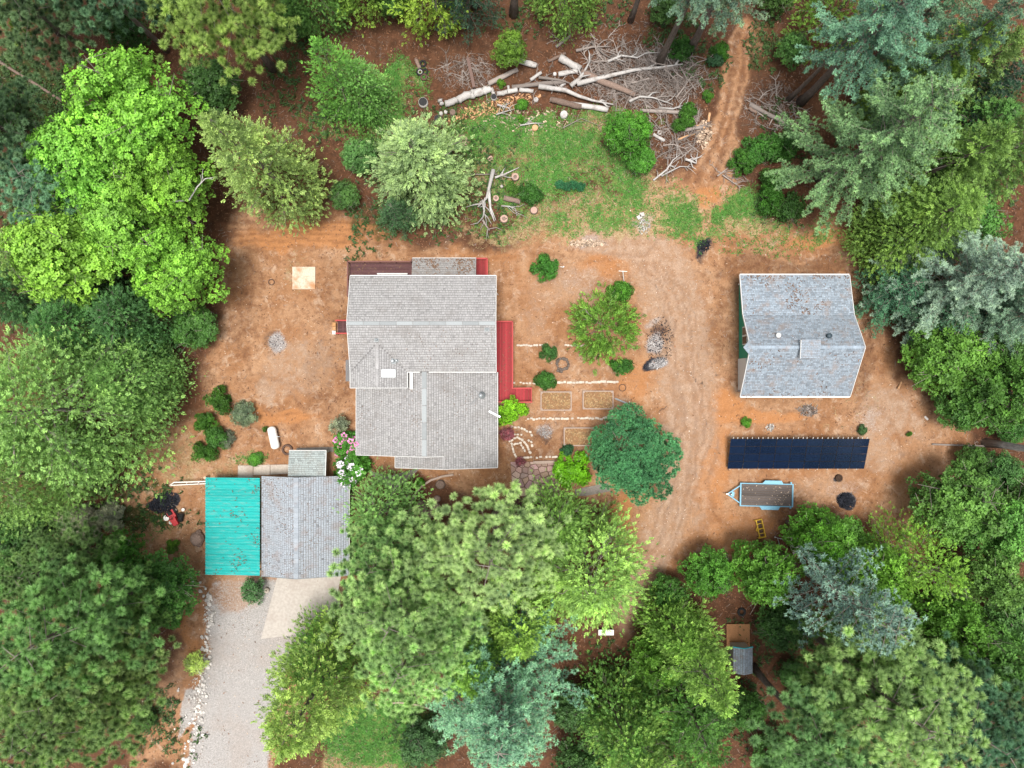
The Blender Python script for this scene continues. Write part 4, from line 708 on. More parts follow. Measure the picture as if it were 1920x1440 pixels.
# ring of stones in the garden
fr_ = thing('fire_ring', 'dark ring of stones in the garden', 'fire ring', W(1055, 682)); rme = []
for k in range(4):
    mb = MB(); mb.lathe((0, 0, 0), [(.10, 0), (.17+.03*k/4, .05), (.15, .14), (.06, .19)], 7); me = mb.mesh('stone', mat_rock if k > 5 else simple('dark_stone', (.12, .095, .08), .95, .3, objvar=.3)); 
    rme.append(me)
for k in range(16): a = 2*math.pi*k/16; link('stone', rme[k % 4], fr_, (.62*math.cos(a)+rng.normal(0, .04), .62*math.sin(a)+rng.normal(0, .04), 0), rng.uniform(0, 6), rng.uniform(.8, 1.25))
for k in range(3): link('stone', rme[k], fr_, (-.55+.2*k, -.78-.05*k, 0), k, 1.0)

# ---- raised beds
mat_bedchip = simple('straw_mulch', (.30, .20, .105), .95, .3, tint=True, bump=0)
def bed(px0, py0, px1, py1, lab):
    (ax, ay), (bx, by) = W2(px0, py0, .4), W2(px1, py1, .4); o = thing('raised_bed', lab, 'raised bed', ((ax+bx)/2, (ay+by)/2, 0)); w, d = bx-ax, ay-by
    for y in (-d/2, d/2): MB().box((0, y, .2), (w+.1, .12, .4)).build('side_board', mat_bed, o)
    for x in (-w/2, w/2): MB().box((x, 0, .2), (.12, d-.12, .39)).build('end_board', mat_bed, o)
    for sx in (-1, 1):
        for sy in (-1, 1): MB().box((sx*(w/2-.13), sy*(d/2-.13), .2), (.12, .12, .42)).build('corner_post', mat_bed, o)
    n = 9; xs2, ys2 = np.linspace(-w/2+.05, w/2-.05, n), np.linspace(-d/2+.05, d/2-.05, n); mb = MB()
    mb.add([(x, y, .27+rng.normal(0, .025)) for y in ys2 for x in xs2], [(j*n+i, j*n+i+1, (j+1)*n+i+1, (j+1)*n+i) for j in range(n-1) for i in range(n-1)]); mb.build('soil', mat_mulch, o, True)
    m = 170; P = np.stack([rng.uniform(-w/2+.1, w/2-.1, m), rng.uniform(-d/2+.1, d/2-.1, m), rng.uniform(.29, .33, m)], -1); an = rng.uniform(0, 6.28, m); u_ = np.stack([np.cos(an), np.sin(an), np.zeros(m)], -1)*rng.uniform(.05, .14, m)[:, None]; v_ = np.stack([-np.sin(an), np.cos(an), rng.uniform(0, .6, m)], -1)*.04
    link('mulch', mesh_np('mulch', np.stack([P-u_-v_, P+u_-v_, P+u_+v_, P-u_+v_], 1).reshape(-1, 3), [np.arange(m*4).reshape(m, 4)], mat_bedchip, np.repeat(rng.uniform(0, 1, m), 4)), o)['kind'] = 'stuff'
bed(1014.5, 735, 1071, 769, 'raised garden bed, left one of the upper pair by the red stairs'); bed(1093.5, 733.5, 1149.5, 766.5, 'raised garden bed, right one of the upper pair'); bed(1058, 802.5, 1114, 835.5, 'raised garden bed half hidden under the dense dark conifer')

# ---- stone edgings
sme = []
for k in range(4):
    mb = MB(); w, d, h = .2+.03*k % .07, .16, .17; mb.prism([(-w*.8, -d), (w*.8, -d), (w, -d*.5), (w, d*.5), (w*.75, d), (-w*.75, d), (-w, d*.4), (-w, -d*.6)], 0, h); sme.append(mb.mesh('stone', mat_stone))
def edging(lab, pts, size=.30, gapf=1.06, m=None, jit=.03, skip=.0, cat='stone edging'):
    P = [W2(*p) for p in pts]; o = thing('stone_edging', lab, cat, (*P[len(P)//2], 0)); bx, by = P[len(P)//2]; seg = [math.dist(P[i], P[i+1]) for i in range(len(P)-1)]; L = sum(seg); n = max(2, int(L/(size*gapf))); 
    for k in range(n):
        if rng.uniform() < skip: continue
        s_ = (k+.5)/n*L; i = 0
        while i < len(seg)-1 and s_ > seg[i]: s_ -= seg[i]; i += 1
        f_ = s_/seg[i]; x = P[i][0]+(P[i+1][0]-P[i][0])*f_; y = P[i][1]+(P[i+1][1]-P[i][1])*f_; a = math.atan2(P[i+1][1]-P[i][1], P[i+1][0]-P[i][0])
        link('stone', sme[rng.integers(0, 4)], o, (x-bx+rng.normal(0, jit), y-by+rng.normal(0, jit), rng.uniform(-.03, .02)), a+rng.normal(0, .12), (size/.42*rng.uniform(.85, 1.1), size/.42*rng.uniform(.85, 1.15), rng.uniform(.9, 1.3)))
edging('row of pale stones nearest the feathery bush, left part', [(969, 648), (1020, 647)], .28); edging('short row of pale stones running into the feathery bush', [(1058, 647), (1102, 648)], .28)
edging('straight row of bright square blocks above the raised beds', [(1044, 717), (1160, 716)], .33, 1.02); edging('faint row of sunken stones beside the red stairs', [(962, 718), (1008, 719)], .24, 1.3, jit=.06, skip=.2)
edging('long row of small pale stones below the raised beds', [(988, 785), (1060, 785), (1150, 784)], .29, 1.05, jit=.04, skip=.06)
edging('outer curve of pale stones round the herb spiral', [(958, 801), (972, 801), (986, 806), (994, 810), (999, 817)], .29, 1.15); edging('main curve of pale stones of the herb spiral', [(958, 827), (963, 822), (970, 821), (978, 824), (984, 829), (989, 836), (992, 846), (994, 850)], .30, 1.05)
edging('inner curve of pale stones of the herb spiral', [(964, 834), (969, 831), (976, 831), (980, 836), (984, 846)], .27, 1.1); edging('short right hand curve of stones beside the herb spiral', [(990, 823), (996, 830), (998, 838)], .3, 1.05)
edging('line of stones along the left side of the herb spiral', [(954, 825), (959, 833), (962, 843), (965, 853), (968, 858)], .26, 1.1); edging('row of yellowish stones above the flagstone patio', [(975, 858), (1004, 857), (1046, 857)], .28, 1.2, skip=.15); edging('few pale stones behind the herb spiral', [(961, 815), (980, 814)], .24, 1.2)
edging('low stone border curving round the bottom lawn', [(795, 1291), (820, 1294), (838, 1302)], .26, 1.1, jit=.06)
def border(lab, pts, w, h, m, cat='border'):
    o = thing('garden_border', lab, cat, W(*pts[len(pts)//2]), world_parts=True)
    for i in range(len(pts)-1): MB().span(W(*pts[i], h/2-.02), W(*pts[i+1], h/2-.02), w, h).build('border_board', m, o)
border('curved wooden border by the front walk below the house', [(768, 962), (769, 946), (777, 928), (790, 912), (808, 900), (830, 893), (850, 890)], .22, .3, mat_bed); border('thin curved kerb along the top of the bottom lawn', [(682, 1326), (715, 1319), (750, 1317), (780, 1321), (815, 1331)], .16, .22, mat_bed); border('grey beam edging above the flagstone patio', [(1000, 867), (1040, 866)], .3, .35, mat_bed, 'beam')
slab('path', [(1078, 918), (1140, 905), (1145, 921), (1098, 930), (1078, 930)], .05, mat_conc_dk)
bb_ = link('rock', MB().lathe((0, 0, 0), [(.35, 0), (.55, .15), (.45, .4), (.12, .52)], 9).mesh('boulder', mat_logb), None, W(793, 954), .4, (1.0, 2.1, 1)); tag(bb_, 'long brown boulder inside the curved border', 'rock')
for px, py, lab in ((820, 935, 'dark boulder beside the pond edge'), (808, 962, 'dark boulder lower by the pond edge'), (826, 908, 'dark boulder at the top of the pond edge'), (818, 950, 'dark boulder in the middle of the pond edge')):
    tag(link('rock', bb_.data, None, W(px, py), rng.uniform(0, 6), rng.uniform(.7, 1.1)), lab, 'rock')
# ---- flagstone patio: irregular flags, every stone its own piece
pat = slab('patio', [(957, 866), (1036, 866), (1052, 929), (1012, 931), (962, 931)], .02, simple('patio_bed', (.14, .085, .065), .95, .3)); pat['kind'] = 'structure'
pp = np.array([W2(*p, .05) for p in [(957, 866), (1040, 866), (1052, 930), (962, 931)]]); n = 62; lo, hi = pp.min(0), pp.max(0); cen = rng.uniform(lo, hi, (400, 2)); keep = [cen[0]]
for c_ in cen[1:]:
    if min(np.hypot(*(c_-k)) for k in keep) > rng.choice([.5, .72]): keep.append(c_)
def clip(poly, nrm, d):
    out = []
    for i in range(len(poly)):
        p, q = poly[i], poly[(i+1) % len(poly)]; a, b2 = np.dot(p, nrm)-d, np.dot(q, nrm)-d
        if a <= 0: out.append(p)
        if (a < 0) != (b2 < 0): out.append(p+(q-p)*a/(a-b2))
    return out
for c_ in keep:
    poly = [np.array(p) for p in pp[::-1]]
    for k in keep:
        if k is c_: continue
        nv = k-c_; L = np.hypot(*nv); nv = nv/L; poly = clip(poly, nv, np.dot(nv, (c_+k)/2)-.035)
        if len(poly) < 3: break
    if len(poly) < 3: continue
    m0 = np.mean(poly, 0); poly = [m0+(p-m0)*rng.uniform(.93, 1.0) for p in poly]; mb = MB(); mb.prism([tuple(p-m0) for p in poly], 0, .07+rng.uniform(0, .03)); o = link('flagstone', mb.mesh('flagstone', mat_flag), pat, (m0[0], m0[1], .0)); q = rng.uniform(.8, 1.25); o.color = (.34*q, .225*q*rng.uniform(.95, 1.1), .18*q*rng.uniform(.95, 1.2), 1)

# ---- poles
def pole(name, px, py, h, tpx, tpy, r, m, lab, cat='pole'):
    o = thing(name, lab, cat, W(px, py), world_parts=True); MB().tube([W(px, py, -.1), W(tpx, tpy, h)], r, 8).build('post', m, o); return o
cl = pole('clothesline_post', 1170, 531, 2.0, 1168, 509, .06, mat_steel, 'white clothesline post above the right round shrub'); MB().tube([W(1160, 508, 2.0), W(1176, 509, 2.0)], .035, 6).build('crossbar', mat_steel, cl)
cl = pole('clothesline_post', 1054, 502, 1.9, 1057, 500, .06, mat_steel, 'white clothesline post beside the left round shrub'); MB().tube([W(1050, 500, 1.9), W(1057, 501, 1.9)], .035, 6).build('crossbar', mat_steel, cl)
pole('metal_pipe', 1153, 747, .35, 1177, 757, .1, mat_galv, 'short grey pipe lying off the corner of the right raised bed', 'pipe'); pole('pole', 1180, 775, 1.6, 1180, 753, .05, mat_steel, 'thin white pole by the dense dark conifer')
pole('wood_stake', 1690, 716, .3, 1684, 729, .11, mat_cut, 'pale split log lying right of the barn', 'log'); pole('board_piece', 1734, 781, .12, 1740, 787, .12, mat_steel, 'small white board on the dirt at the far right', 'board')
fn = thing('rail_fence', 'short brown rail fence between shrub and house corner', 'fence', W(645, 812), world_parts=True); MB().span(W(632, 812, .9), W(668, 812, .9), .1, .08).build('rail', mat_bed, fn)
for px in (632, 645, 658): MB().box(W(px, 812, .45), (.1, .1, .9)).build('post', mat_bed, fn)
for px in np.linspace(634, 666, 9): MB().box(W(px, 812.6, .45), (.07, .03, .85)).build('picket', mat_bed, fn)

# ---- heaps: burn piles, charcoal, rock piles, chips (uncountable bits)
def heap(name, mat, px, py, rx, ry, n, size, hgt, flat=.5, tl=(0, 1), rot=0, long=1.0):
    a = rng.uniform(0, 6.283, n); q = np.sqrt(rng.uniform(0, 1, n))*rng.uniform(.75, 1.05, n); ux, uy = q*np.cos(a)*rx, q*np.sin(a)*ry; c_, s_ = math.cos(math.radians(rot)), math.sin(math.radians(rot))
    x = (px+ux*c_-uy*s_-960)/S; y = (720-(py+ux*s_+uy*c_))/S; z = hgt*np.clip(1-q, 0, 1)*rng.uniform(.5, 1.1, n)+.02; d = unit(n)*[1, 1, flat]; e = np.cross(d, unit(n)); e /= np.linalg.norm(e, axis=1, keepdims=True)+1e-6; d *= size*long*rng.uniform(.4, 1.3, n)[:, None]; e *= size*rng.uniform(.3, .9, n)[:, None]; f_ = np.cross(d, e); f_ = f_/(np.linalg.norm(f_, axis=1, keepdims=True)+1e-6)*size*.4
    P = np.stack([x, y, z], -1); V = np.stack([P-d-e, P+d-e*.7, P+d*.8+e, P-d*.9+e*.8, P+f_], 1).reshape(-1, 3); i5 = np.arange(n)[:, None]*5
    F = np.concatenate([i5+np.array([[0, 1, 4]]), i5+np.array([[1, 2, 4]]), i5+np.array([[2, 3, 4]]), i5+np.array([[3, 0, 4]])]); link(name, mesh_np(name, V, [F], mat, np.repeat(rng.uniform(*tl, n), 5)), kind='stuff')
heap('charcoal_heap', mat_char, 306, 945, 30, 18, 900, .09, .25, rot=-18); heap('charcoal_ring', mat_char, 1585, 938, 16, 15, 500, .10, .2, long=1.6); heap('ash_heap', mat_ash, 522, 645, 16, 18, 80, .05, .05, long=1.6); heap('ash_heap', mat_char, 515, 648, 24, 20, 90, .06, .05); heap('burn_pile_char', mat_char, 1238, 640, 28, 50, 420, .07, .1, rot=8, long=1.5); heap('burn_pile_ash', mat_ash, 1229, 645, 17, 16, 110, .05, .06, long=1.5); heap('burn_pile_ash', mat_ash, 1234, 683, 19, 10, 80, .05, .06, rot=-20, long=1.5)
heap('burnt_brush', mat_char, 1320, 460, 14, 11, 150, .08, .2, long=2.2); heap('garden_ash', mat_ash, 1022, 808, 14, 13, 120, .06, .1, tl=(0, .5)); heap('rubble', mat_rock.copy(), 1444, 801, 8, 8, 60, .14, .15); heap('white_rubble', mat_ash, 1208, 424, 13, 16, 160, .07, .06, tl=(0, .8), long=1.8); heap('wood_shavings', mat_chip, 1100, 456, 38, 7, 260, .12, .05, long=1.5)
heap('bark_chips', mat_cut.copy(), 930, 200, 110, 14, 420, .11, .06, rot=-14, long=1.6); heap('bark_chips', mat_chip, 1000, 225, 90, 26, 200, .13, .05, long=1.8); heap('brush_patch', mat_twig, 1515, 769, 20, 11, 160, .07, .12, long=5); heap('cut_chips', mat_chip, 1320, 250, 16, 26, 200, .15, .08, long=1.8); heap('wood_chip_patch', mat_chip, 868, 264, 10, 14, 120, .12, .06, tl=(0, .5), long=1.6)
# white blocks on the meadow
for px, py, rz, lab in ((1198, 408, .5, 'pale broken block on the grass, left of two'), (1203, 403, .2, 'pale broken block on the grass, right of two')): tag(link('rock', MB().box((0, 0, .15), (.5, .42, .3)).mesh('block', mat_rock), None, W(px, py), rz), lab, 'rock')
bl = thing('brush_lump', 'brown rotten stump against the teal carport wall', 'stump', W(372, 1009)); MB().lathe((0, 0, 0), [(.75, 0), (.8, .4), (.6, .8), (.3, .95)], 11).build('stump', mat_logb, bl)
for k in range(5): MB().lathe((.4*math.cos(k*1.3), .7*math.sin(k*1.3), 0), [(.3, 0), (.34, .3), (.1, .6)], 8).build('root', mat_logb, bl)
rp = simple('burnt_hole_rim', (.05, .03, .02), .95, .3); st = thing('stump', 'dark burnt stump between trailer and solar panels', 'stump', W(1572, 896)); MB().lathe((0, 0, 0), [(.42, 0), (.4, .25), (.3, .3), (.15, .18)], 11).build('stump', rp, st)

# ---- rocks along the drive
rmesh = []
for k in range(5):
    mb = MB(); v = unit(14); mb.lathe((0, 0, 0), [(.6, 0), (1.0, .3), (.85, .8), (.3, 1.05)], 6); me = mb.mesh('rock', mat_rock)
    for vv in me.vertices: vv.co = vv.co*(1+.25*math.sin(vv.co.x*5+k*2)*math.cos(vv.co.y*4+k)); 
    rmesh.append(me)
path = [(352, 1083), (378, 1100), (392, 1120), (396, 1145), (392, 1165), (386, 1200), (388, 1225), (384, 1250), (382, 1280), (376, 1305), (375, 1335), (366, 1370), (360, 1400), (355, 1435)]
for k in range(250):
    t_ = rng.uniform(0, len(path)-1.001); i = int(t_); f_ = t_-i; sp = 4.5 if i < 7 else 8; px = path[i][0]+(path[i+1][0]-path[i][0])*f_+rng.normal(0, sp); py = path[i][1]+(path[i+1][1]-path[i][1])*f_+rng.normal(0, 4)
    if i >= 8 and rng.uniform() < .22: px -= rng.uniform(10, 40)
    s_ = rng.choice([.10, .14, .2], p=[.5, .35, .15])*rng.uniform(.8, 1.3)
    tag(link('rock', rmesh[rng.integers(0, 5)], None, W(px, py, -.03*s_), rng.uniform(0, 6), (s_*rng.uniform(.8, 1.4), s_, s_*rng.uniform(.6, .9))), 'small white rock in the ragged line beside the gravel drive', 'rock', 'white rocks along the gravel drive')
heap('white_gravel', mat_rock.copy(), 372, 1310, 18, 70, 260, .08, .04); heap('white_gravel', mat_rock.copy(), 388, 1170, 8, 70, 160, .07, .04)

# ---- log pile
def log(px0, py0, px1, py1, r, lab, m=None, r2=None, z=None, cat='log', bend=0, cut=None, name='log', group=None, n=10):
    r = r*.86; z = r if z is None else z; a, b2 = Vector(W(px0, py0, z)), Vector(W(px1, py1, z)); o = thing(name, lab, cat, (*((a+b2)/2).to_tuple()[:2], 0), 0, group); base = Vector(o.location); d = b2-a; nrm = Vector((-d.y, d.x, 0)).normalized(); pts, rs = [], []
    for i in range(6): u = i/5; pts.append(a+d*u+nrm*(bend*math.sin(math.pi*u)+rng.normal(0, r*.08))-base); rs.append((r+(r2 if r2 is not None else r*.9)*0)*(1-u)+(r2 if r2 is not None else r*.9)*u)
    MB().tube(pts, [q*rng.uniform(.86, 1.1) for q in rs], n).build('bark', m or mat_logw, o, True)
    dd = d.normalized(); e0 = pts[0]-dd*.012; MB().tube([e0, e0+dd*.02], [rs[0]*.86]*2, n).build('cut_end', cut or mat_logw, o); e1 = pts[-1]+dd*.012; MB().tube([e1-dd*.02, e1], [rs[-1]*.86]*2, n).build('cut_end', cut or mat_logw, o)
    return o
segs = [(826, 192, 829, 191, .46), (835, 194, 858, 187, .50), (858.5, 187, 883.5, 175, .52), (884.5, 177, 889, 175.5, .58), (890, 175, 905, 171, .56), (905.5, 171, 920, 166, .50)]
for (a, b2, c_, d, r), lab in zip(segs, ('thin sawn slice at the left end of the bleached trunk', 'bleached trunk section next to the thin slice', 'bleached trunk section, third from the left end', 'narrow sawn slice within the bleached trunk', 'bleached trunk section right of the narrow slice', 'bleached trunk section beside the upright black round')): log(a, b2, c_, d, r, lab, cut=mat_logw)
for args in ((932, 176, 951, 173, .34, 'short bleached log right of the upright black round'), (952, 172, 970, 168, .34, 'short bleached log, second right of the upright black round'), (953, 161, 956, 175, .2, 'white billet lying across the bleached logs'), (921, 166, 926, 177, .26, 'white billet standing by the black round'),
    (916, 157, 970, 130, .34, 'long grey log slanting up to the small round green tree', mat_stick), (974, 114, 1006, 123, .38, 'white log beside the small round green tree'), (1050, 108, 1088, 130, .48, 'thick white trunk at the top of the pile'), (1047, 139, 1083, 133, .33, 'white log below the thick white trunk'), (1090, 135, 1190, 178, .42, 'half buried brown trunk under the brush', mat_logb),
    (1032, 186, 1090, 200, .42, 'brown log at the front of the pile', mat_logb), (1066, 194, 1140, 206, .36, 'half stripped log with white patches at the front of the pile'), (1200, 207, 1310, 212, .24, 'long grey pole at the right of the pile', mat_stick), (960, 163, 1060, 153, .3, 'long grey limb above the sawn logs', mat_stick), (974, 168, 1000, 171, .28, 'split white log at the right end of the sawn trunk'),
    (1060, 156, 1050, 163, .2, 'small white billet on the pile'), (995, 150, 1015, 136, .24, 'white billet slanting up behind the grey limb'), (1043, 88, 1068, 68, .2, 'grey log under the green cedar', mat_stick), (1028, 115, 1060, 100, .22, 'dark log at the top of the pile', mat_logb), (1225, 252, 1246, 264, .22, 'short white log under the bright green tree'), (1284, 244, 1318, 238, .26, 'grey log beside the cut chips', mat_stick), (1305, 236, 1327, 241, .16, 'fresh cut pale log by the track', mat_cut), (1331, 212, 1328, 228, .18, 'fresh pale log pointing at the track', mat_cut), (1270, 262, 1310, 248, .14, 'thin pale log beside the cut chips', mat_cut),
    (1406, 196, 1476, 233, .28, 'grey log right of the track', mat_stick), (1404, 202, 1418, 211, .24, 'short brown log with orange end right of the track', mat_logb), (945, 371, 975, 378, .36, 'short brown log among the stumps on the meadow', mat_logb), (780, 112, 787, 128, .28, 'short brown log behind the old tyres', mat_logb)):
    log(*args[:6], args[6] if len(args) > 6 else None, cut=mat_cut if 'fresh' in args[5] or 'orange' in args[5] else None)
bm = thing('beam', 'brown squared beam lying across the brush above the sawn trunk', 'beam', W(882, 138), world_parts=True); MB().span(W(877, 109, .25), W(889, 164, .7), .34, .3).build('beam', simple('old_beam', (.16, .105, .09), .9, .25), bm)
fl = log(0, 116, 118, 190, .2, 'dark fallen trunk across the grass in the upper left', mat_logb); log(303, 42, 358, 106, .12, 'orange snapped pole leaning between the top left pines', simple('orange_wood', (.40, .20, .06), .9, .2), .05, z=1.0); log(1655, 438, 1690, 424, .3, 'reddish log half under the green cedar, right of the yard', mat_logb)
log(1748, 833, 1908, 838, .12, 'thin dark pole on the ground right of the yard', mat_stick, z=.15)
def stump(px, py, r, h, lab, top=None, side=None, hollow=False):
    o = thing('stump', lab, 'stump', W(px, py)); MB().lathe((0, 0, 0), [(r*1.12, 0), (r, h*.3), (r*.97, h)], 13).build('bark', side or mat_logb, o, True)
    if hollow: MB().torus((0, 0, h), r*.72, r*.24, 16, 6, zs=.3).build('cut_face', top or mat_logw, o)
    else: MB().lathe((0, 0, h), [(r*.9, 0), (r*.88, .03)], 13).build('cut_face', top or mat_logw, o)
dk = simple('charred_top', (.03, .03, .032), .9, .3); pk = simple('pinkish_cut', (.40, .27, .22), .9, .2)
for a in ((794, 194, .52, .55, 'sawn round with black top left of the bleached trunk', dk, mat_logw), (822, 224, .46, .4, 'sawn round with black top beside the pale cedar', dk, mat_logb), (849, 212, .34, .4, 'brown leaning round below the bleached trunk', mat_logb, mat_logb), (926, 184, .34, .5, 'black topped round standing at the bleached trunk', dk, mat_logw), (1005, 188, .26, .3, 'small pale hollow round at the end of the brown log', mat_logw, mat_logw, True), (1057, 216, .42, .4, 'white topped stump in front of the half stripped log', mat_logw, mat_logw), (1236, 250, .26, .3, 'small hollow round in the brush by the bright green tree', mat_logw, mat_logb, True),
    (966, 333, .42, .45, 'hollow stump, upper right of the meadow stumps', pk, mat_logb, True), (930, 373, .34, .4, 'hollow stump beside the fallen white limb', pk, mat_logb, True), (1001, 395, .42, .3, 'broad stump below the dark shrub on the meadow', pk, mat_logb), (945, 411, .44, .35, 'hollow stump, lowest of the meadow stumps', pk, mat_logb, True), (941, 350, .18, .25, 'tiny round between the meadow stumps', mat_logw, mat_logb), (1003, 240, .34, .2, 'flat tan round on the grass below the logs', mat_cut, mat_cut), (919, 297, .3, .12, 'flat pinkish slab of wood on the meadow', pk, pk), (827, 214, .22, .3, 'small white block by the black topped rounds', mat_logw, mat_logw), (836, 211, .2, .3, 'second small white block by the black topped rounds', mat_logw, mat_logw), (1040, 140, .2, .3, 'small white block amid the pile', mat_logw, mat_logw)):
    stump(*a)
# limbs with forks
def limb(px, lab, r=.16, m=None, forks=3, z=.25, cat='fallen branch', group=None):
    P = [Vector(W(*p, z+rng.uniform(-.1, .15))) for p in px]; o = thing('fallen_branch', lab, cat, (P[0].x, P[0].y, 0), 0, group); b_ = Vector(o.location); mb = MB(); n = len(P); mb.tube([p-b_ for p in P], [r*(1-.75*i/(n-1)) for i in range(n)], 7)
    for k in range(forks):
        i = rng.integers(0, n-1); f_ = rng.uniform(.2, .8); p = P[i].lerp(P[i+1], f_); d = (P[i+1]-P[i]).normalized(); a = rng.choice([-1, 1])*rng.uniform(.4, .9); d2 = Vector((d.x*math.cos(a)-d.y*math.sin(a), d.x*math.sin(a)+d.y*math.cos(a), .15)); L = rng.uniform(.6, 1.8)
        mb.tube([p-b_, p+d2*L*.5+Vector(rng.normal(0, .12, 3))-b_, p+d2*L+Vector(rng.normal(0, .2, 3))-b_], [r*.45, r*.3, r*.1], 5)
    mb.build('limb', m or mat_logw, o, True); return o
for px, lab, r in (([(1010, 162), (1060, 169), (1085, 180), (1110, 188), (1150, 196)], 'long white limb sweeping along the front of the pile', .3), ([(1070, 161), (1086, 148), (1096, 133), (1108, 112)], 'white forked limb rising through the pile', .28), ([(1082, 157), (1130, 145), (1190, 131), (1240, 126), (1280, 120)], 'long half stripped trunk across the top of the brush', .3),
    ([(1180, 190), (1200, 181), (1225, 183), (1262, 196)], 'white curved limb right of the bright brush', .16), ([(1235, 202), (1262, 204), (1288, 195)], 'white crooked limb beside the grey pole', .16), ([(1080, 95), (1110, 88), (1145, 87)], 'grey limb at the back of the pile', .18), ([(1108, 78), (1130, 100), (1165, 121)], 'thin grey limb lying across the back of the pile', .13), ([(1140, 115), (1165, 104), (1195, 108), (1215, 97)], 'tangled white limb near the tall bare trunk', .15), ([(1010, 145), (1050, 150), (1075, 158)], 'grey limb beside the sawn trunk', .18), ([(1268, 183), (1285, 160), (1300, 137)], 'straight bare stick at the right of the brush', .1),
    ([(1195, 322), (1240, 290), (1285, 268), (1310, 262)], 'long thin pole in front of the bright green tree', .09), ([(1225, 338), (1250, 318), (1262, 300), (1275, 290)], 'white forked branch above the grass, left of the track', .12), ([(1240, 330), (1275, 312), (1300, 313)], 'white branch lowest left of the track', .1), ([(1285, 298), (1305, 306), (1308, 285)], 'pale thick branch touching the track', .16), ([(1355, 328), (1372, 340), (1390, 352)], 'grey branch right of the end of the track', .09), ([(1345, 330), (1365, 315), (1375, 300)], 'grey branch along the right side of the track', .09),
    ([(925, 318), (918, 348), (912, 372), (896, 388)], 'white trunk of the fallen dead tree on the meadow', .26), ([(916, 352), (918, 375), (920, 395), (927, 415)], 'second white limb of the fallen dead tree', .22), ([(905, 375), (908, 395), (905, 410)], 'short white limb at the foot of the fallen dead tree', .18), ([(905, 412), (912, 424), (918, 432)], 'pinkish rotten branch under the fallen dead tree', .14), ([(880, 327), (908, 327), (934, 326)], 'thin brown stick crossing the fallen dead tree', .09), ([(928, 333), (945, 327), (973, 314)], 'white branch pointing up right from the fallen dead tree', .14), ([(940, 386), (955, 387), (966, 391), (969, 405)], 'small white crooked branch among the stumps', .1),
    ([(1055, 240), (1090, 222), (1130, 238)], 'thin grey branch on the grass edge', .06), ([(930, 215), (948, 209), (965, 204)], 'pale stick below the sawn logs', .1), ([(932, 196), (948, 201), (958, 203)], 'white stick nearest the sawn logs', .12), ([(975, 235), (1000, 231), (1018, 231)], 'pale stick above the flat tan round', .09), ([(325, 378), (355, 375), (370, 350), (385, 335), (405, 332)], 'bare white branch sticking out of the maples', .1), ([(280, 275), (310, 290), (330, 305)], 'bare white twigs within the maples', .08), ([(195, 440), (215, 430), (240, 425)], 'bare white twigs low in the maples', .08)):
    m_ = mat_logw if ('white' in lab or 'pale' in lab or 'stripped' in lab) else mat_stick
    limb(px, lab, r, m_, 4 if r < .2 else 3, z=11 if 'maples' in lab else .25+r)
# the brush pile: many interchangeable grey branches
bmesh_ = []
for k in range(7):
    mb = MB(); L = 1.0; p = [Vector((0, 0, 0))]; d = Vector((1, 0, .05))
    for i in range(5): d = (d+Vector(rng.normal(0, .22, 3))*Vector((1, 1, .4))).normalized(); p.append(p[-1]+d*.2)
    mb.tube(p, [.026*(1-.15*i) for i in range(6)], 5)
    for q in range(5):
        i = rng.integers(1, 5); a = rng.choice([-1, 1])*rng.uniform(.4, 1.0); d = (p[i]-p[i-1]).normalized(); d2 = Vector((d.x*math.cos(a)-d.y*math.sin(a), d.x*math.sin(a)+d.y*math.cos(a), .2)); L2 = rng.uniform(.12, .4); mb.tube([p[i], p[i]+d2*L2*.5, p[i]+d2*L2+Vector(rng.normal(0, .04, 3))], [.013, .01, .005], 4)
    bmesh_.append(mb.mesh('branch', mat_stick))
def brush(n, px, py, rx, ry, lab, group, lmin=1.2, lmax=3.6, hgt=.6, ang=None):
    for k in range(n):
        a = rng.uniform(0, 6.283); q = math.sqrt(rng.uniform(0, 1)); x, y, _ = W(px+q*rx*math.cos(a), py+q*ry*math.sin(a)); L = rng.uniform(lmin, lmax)
        tag(link('fallen_branch', bmesh_[rng.integers(0, 7)], None, (x, y, .06+hgt*(1-q)*rng.uniform(0, 1)), scale=(L, L, L*.7), rot=(rng.uniform(-.4, .4), rng.normal(0, .1), rng.uniform(0, 6.28) if ang is None else rng.normal(ang, .6))), lab, 'fallen branch', group)
brush(150, 1205, 138, 122, 56, 'thin grey branch in the tangled brush pile beside the tall bare trunk', 'branches of the big brush pile'); brush(34, 1255, 260, 60, 40, 'thin grey branch in the brush between bright tree and track', 'branches left of the track'); brush(24, 880, 135, 50, 30, 'thin grey branch in the brush round the squared beam', 'branches round the beam', 1.0, 2.6, .4); brush(26, 1450, 215, 45, 40, 'thin grey branch in the brush right of the track', 'branches right of the track'); brush(12, 1375, 330, 22, 25, 'thin grey branch beside the dark shrubs at the end of the track', 'branches at the track end', .9, 2.2, .3); brush(16, 1050, 145, 70, 40, 'thin grey branch among the sawn logs', 'branches among the logs', .8, 2.2, .3)
brush(14, 1100, 60, 80, 30, 'thin grey branch on the forest floor above the log pile', 'branches above the log pile', .8, 2.4, .2)
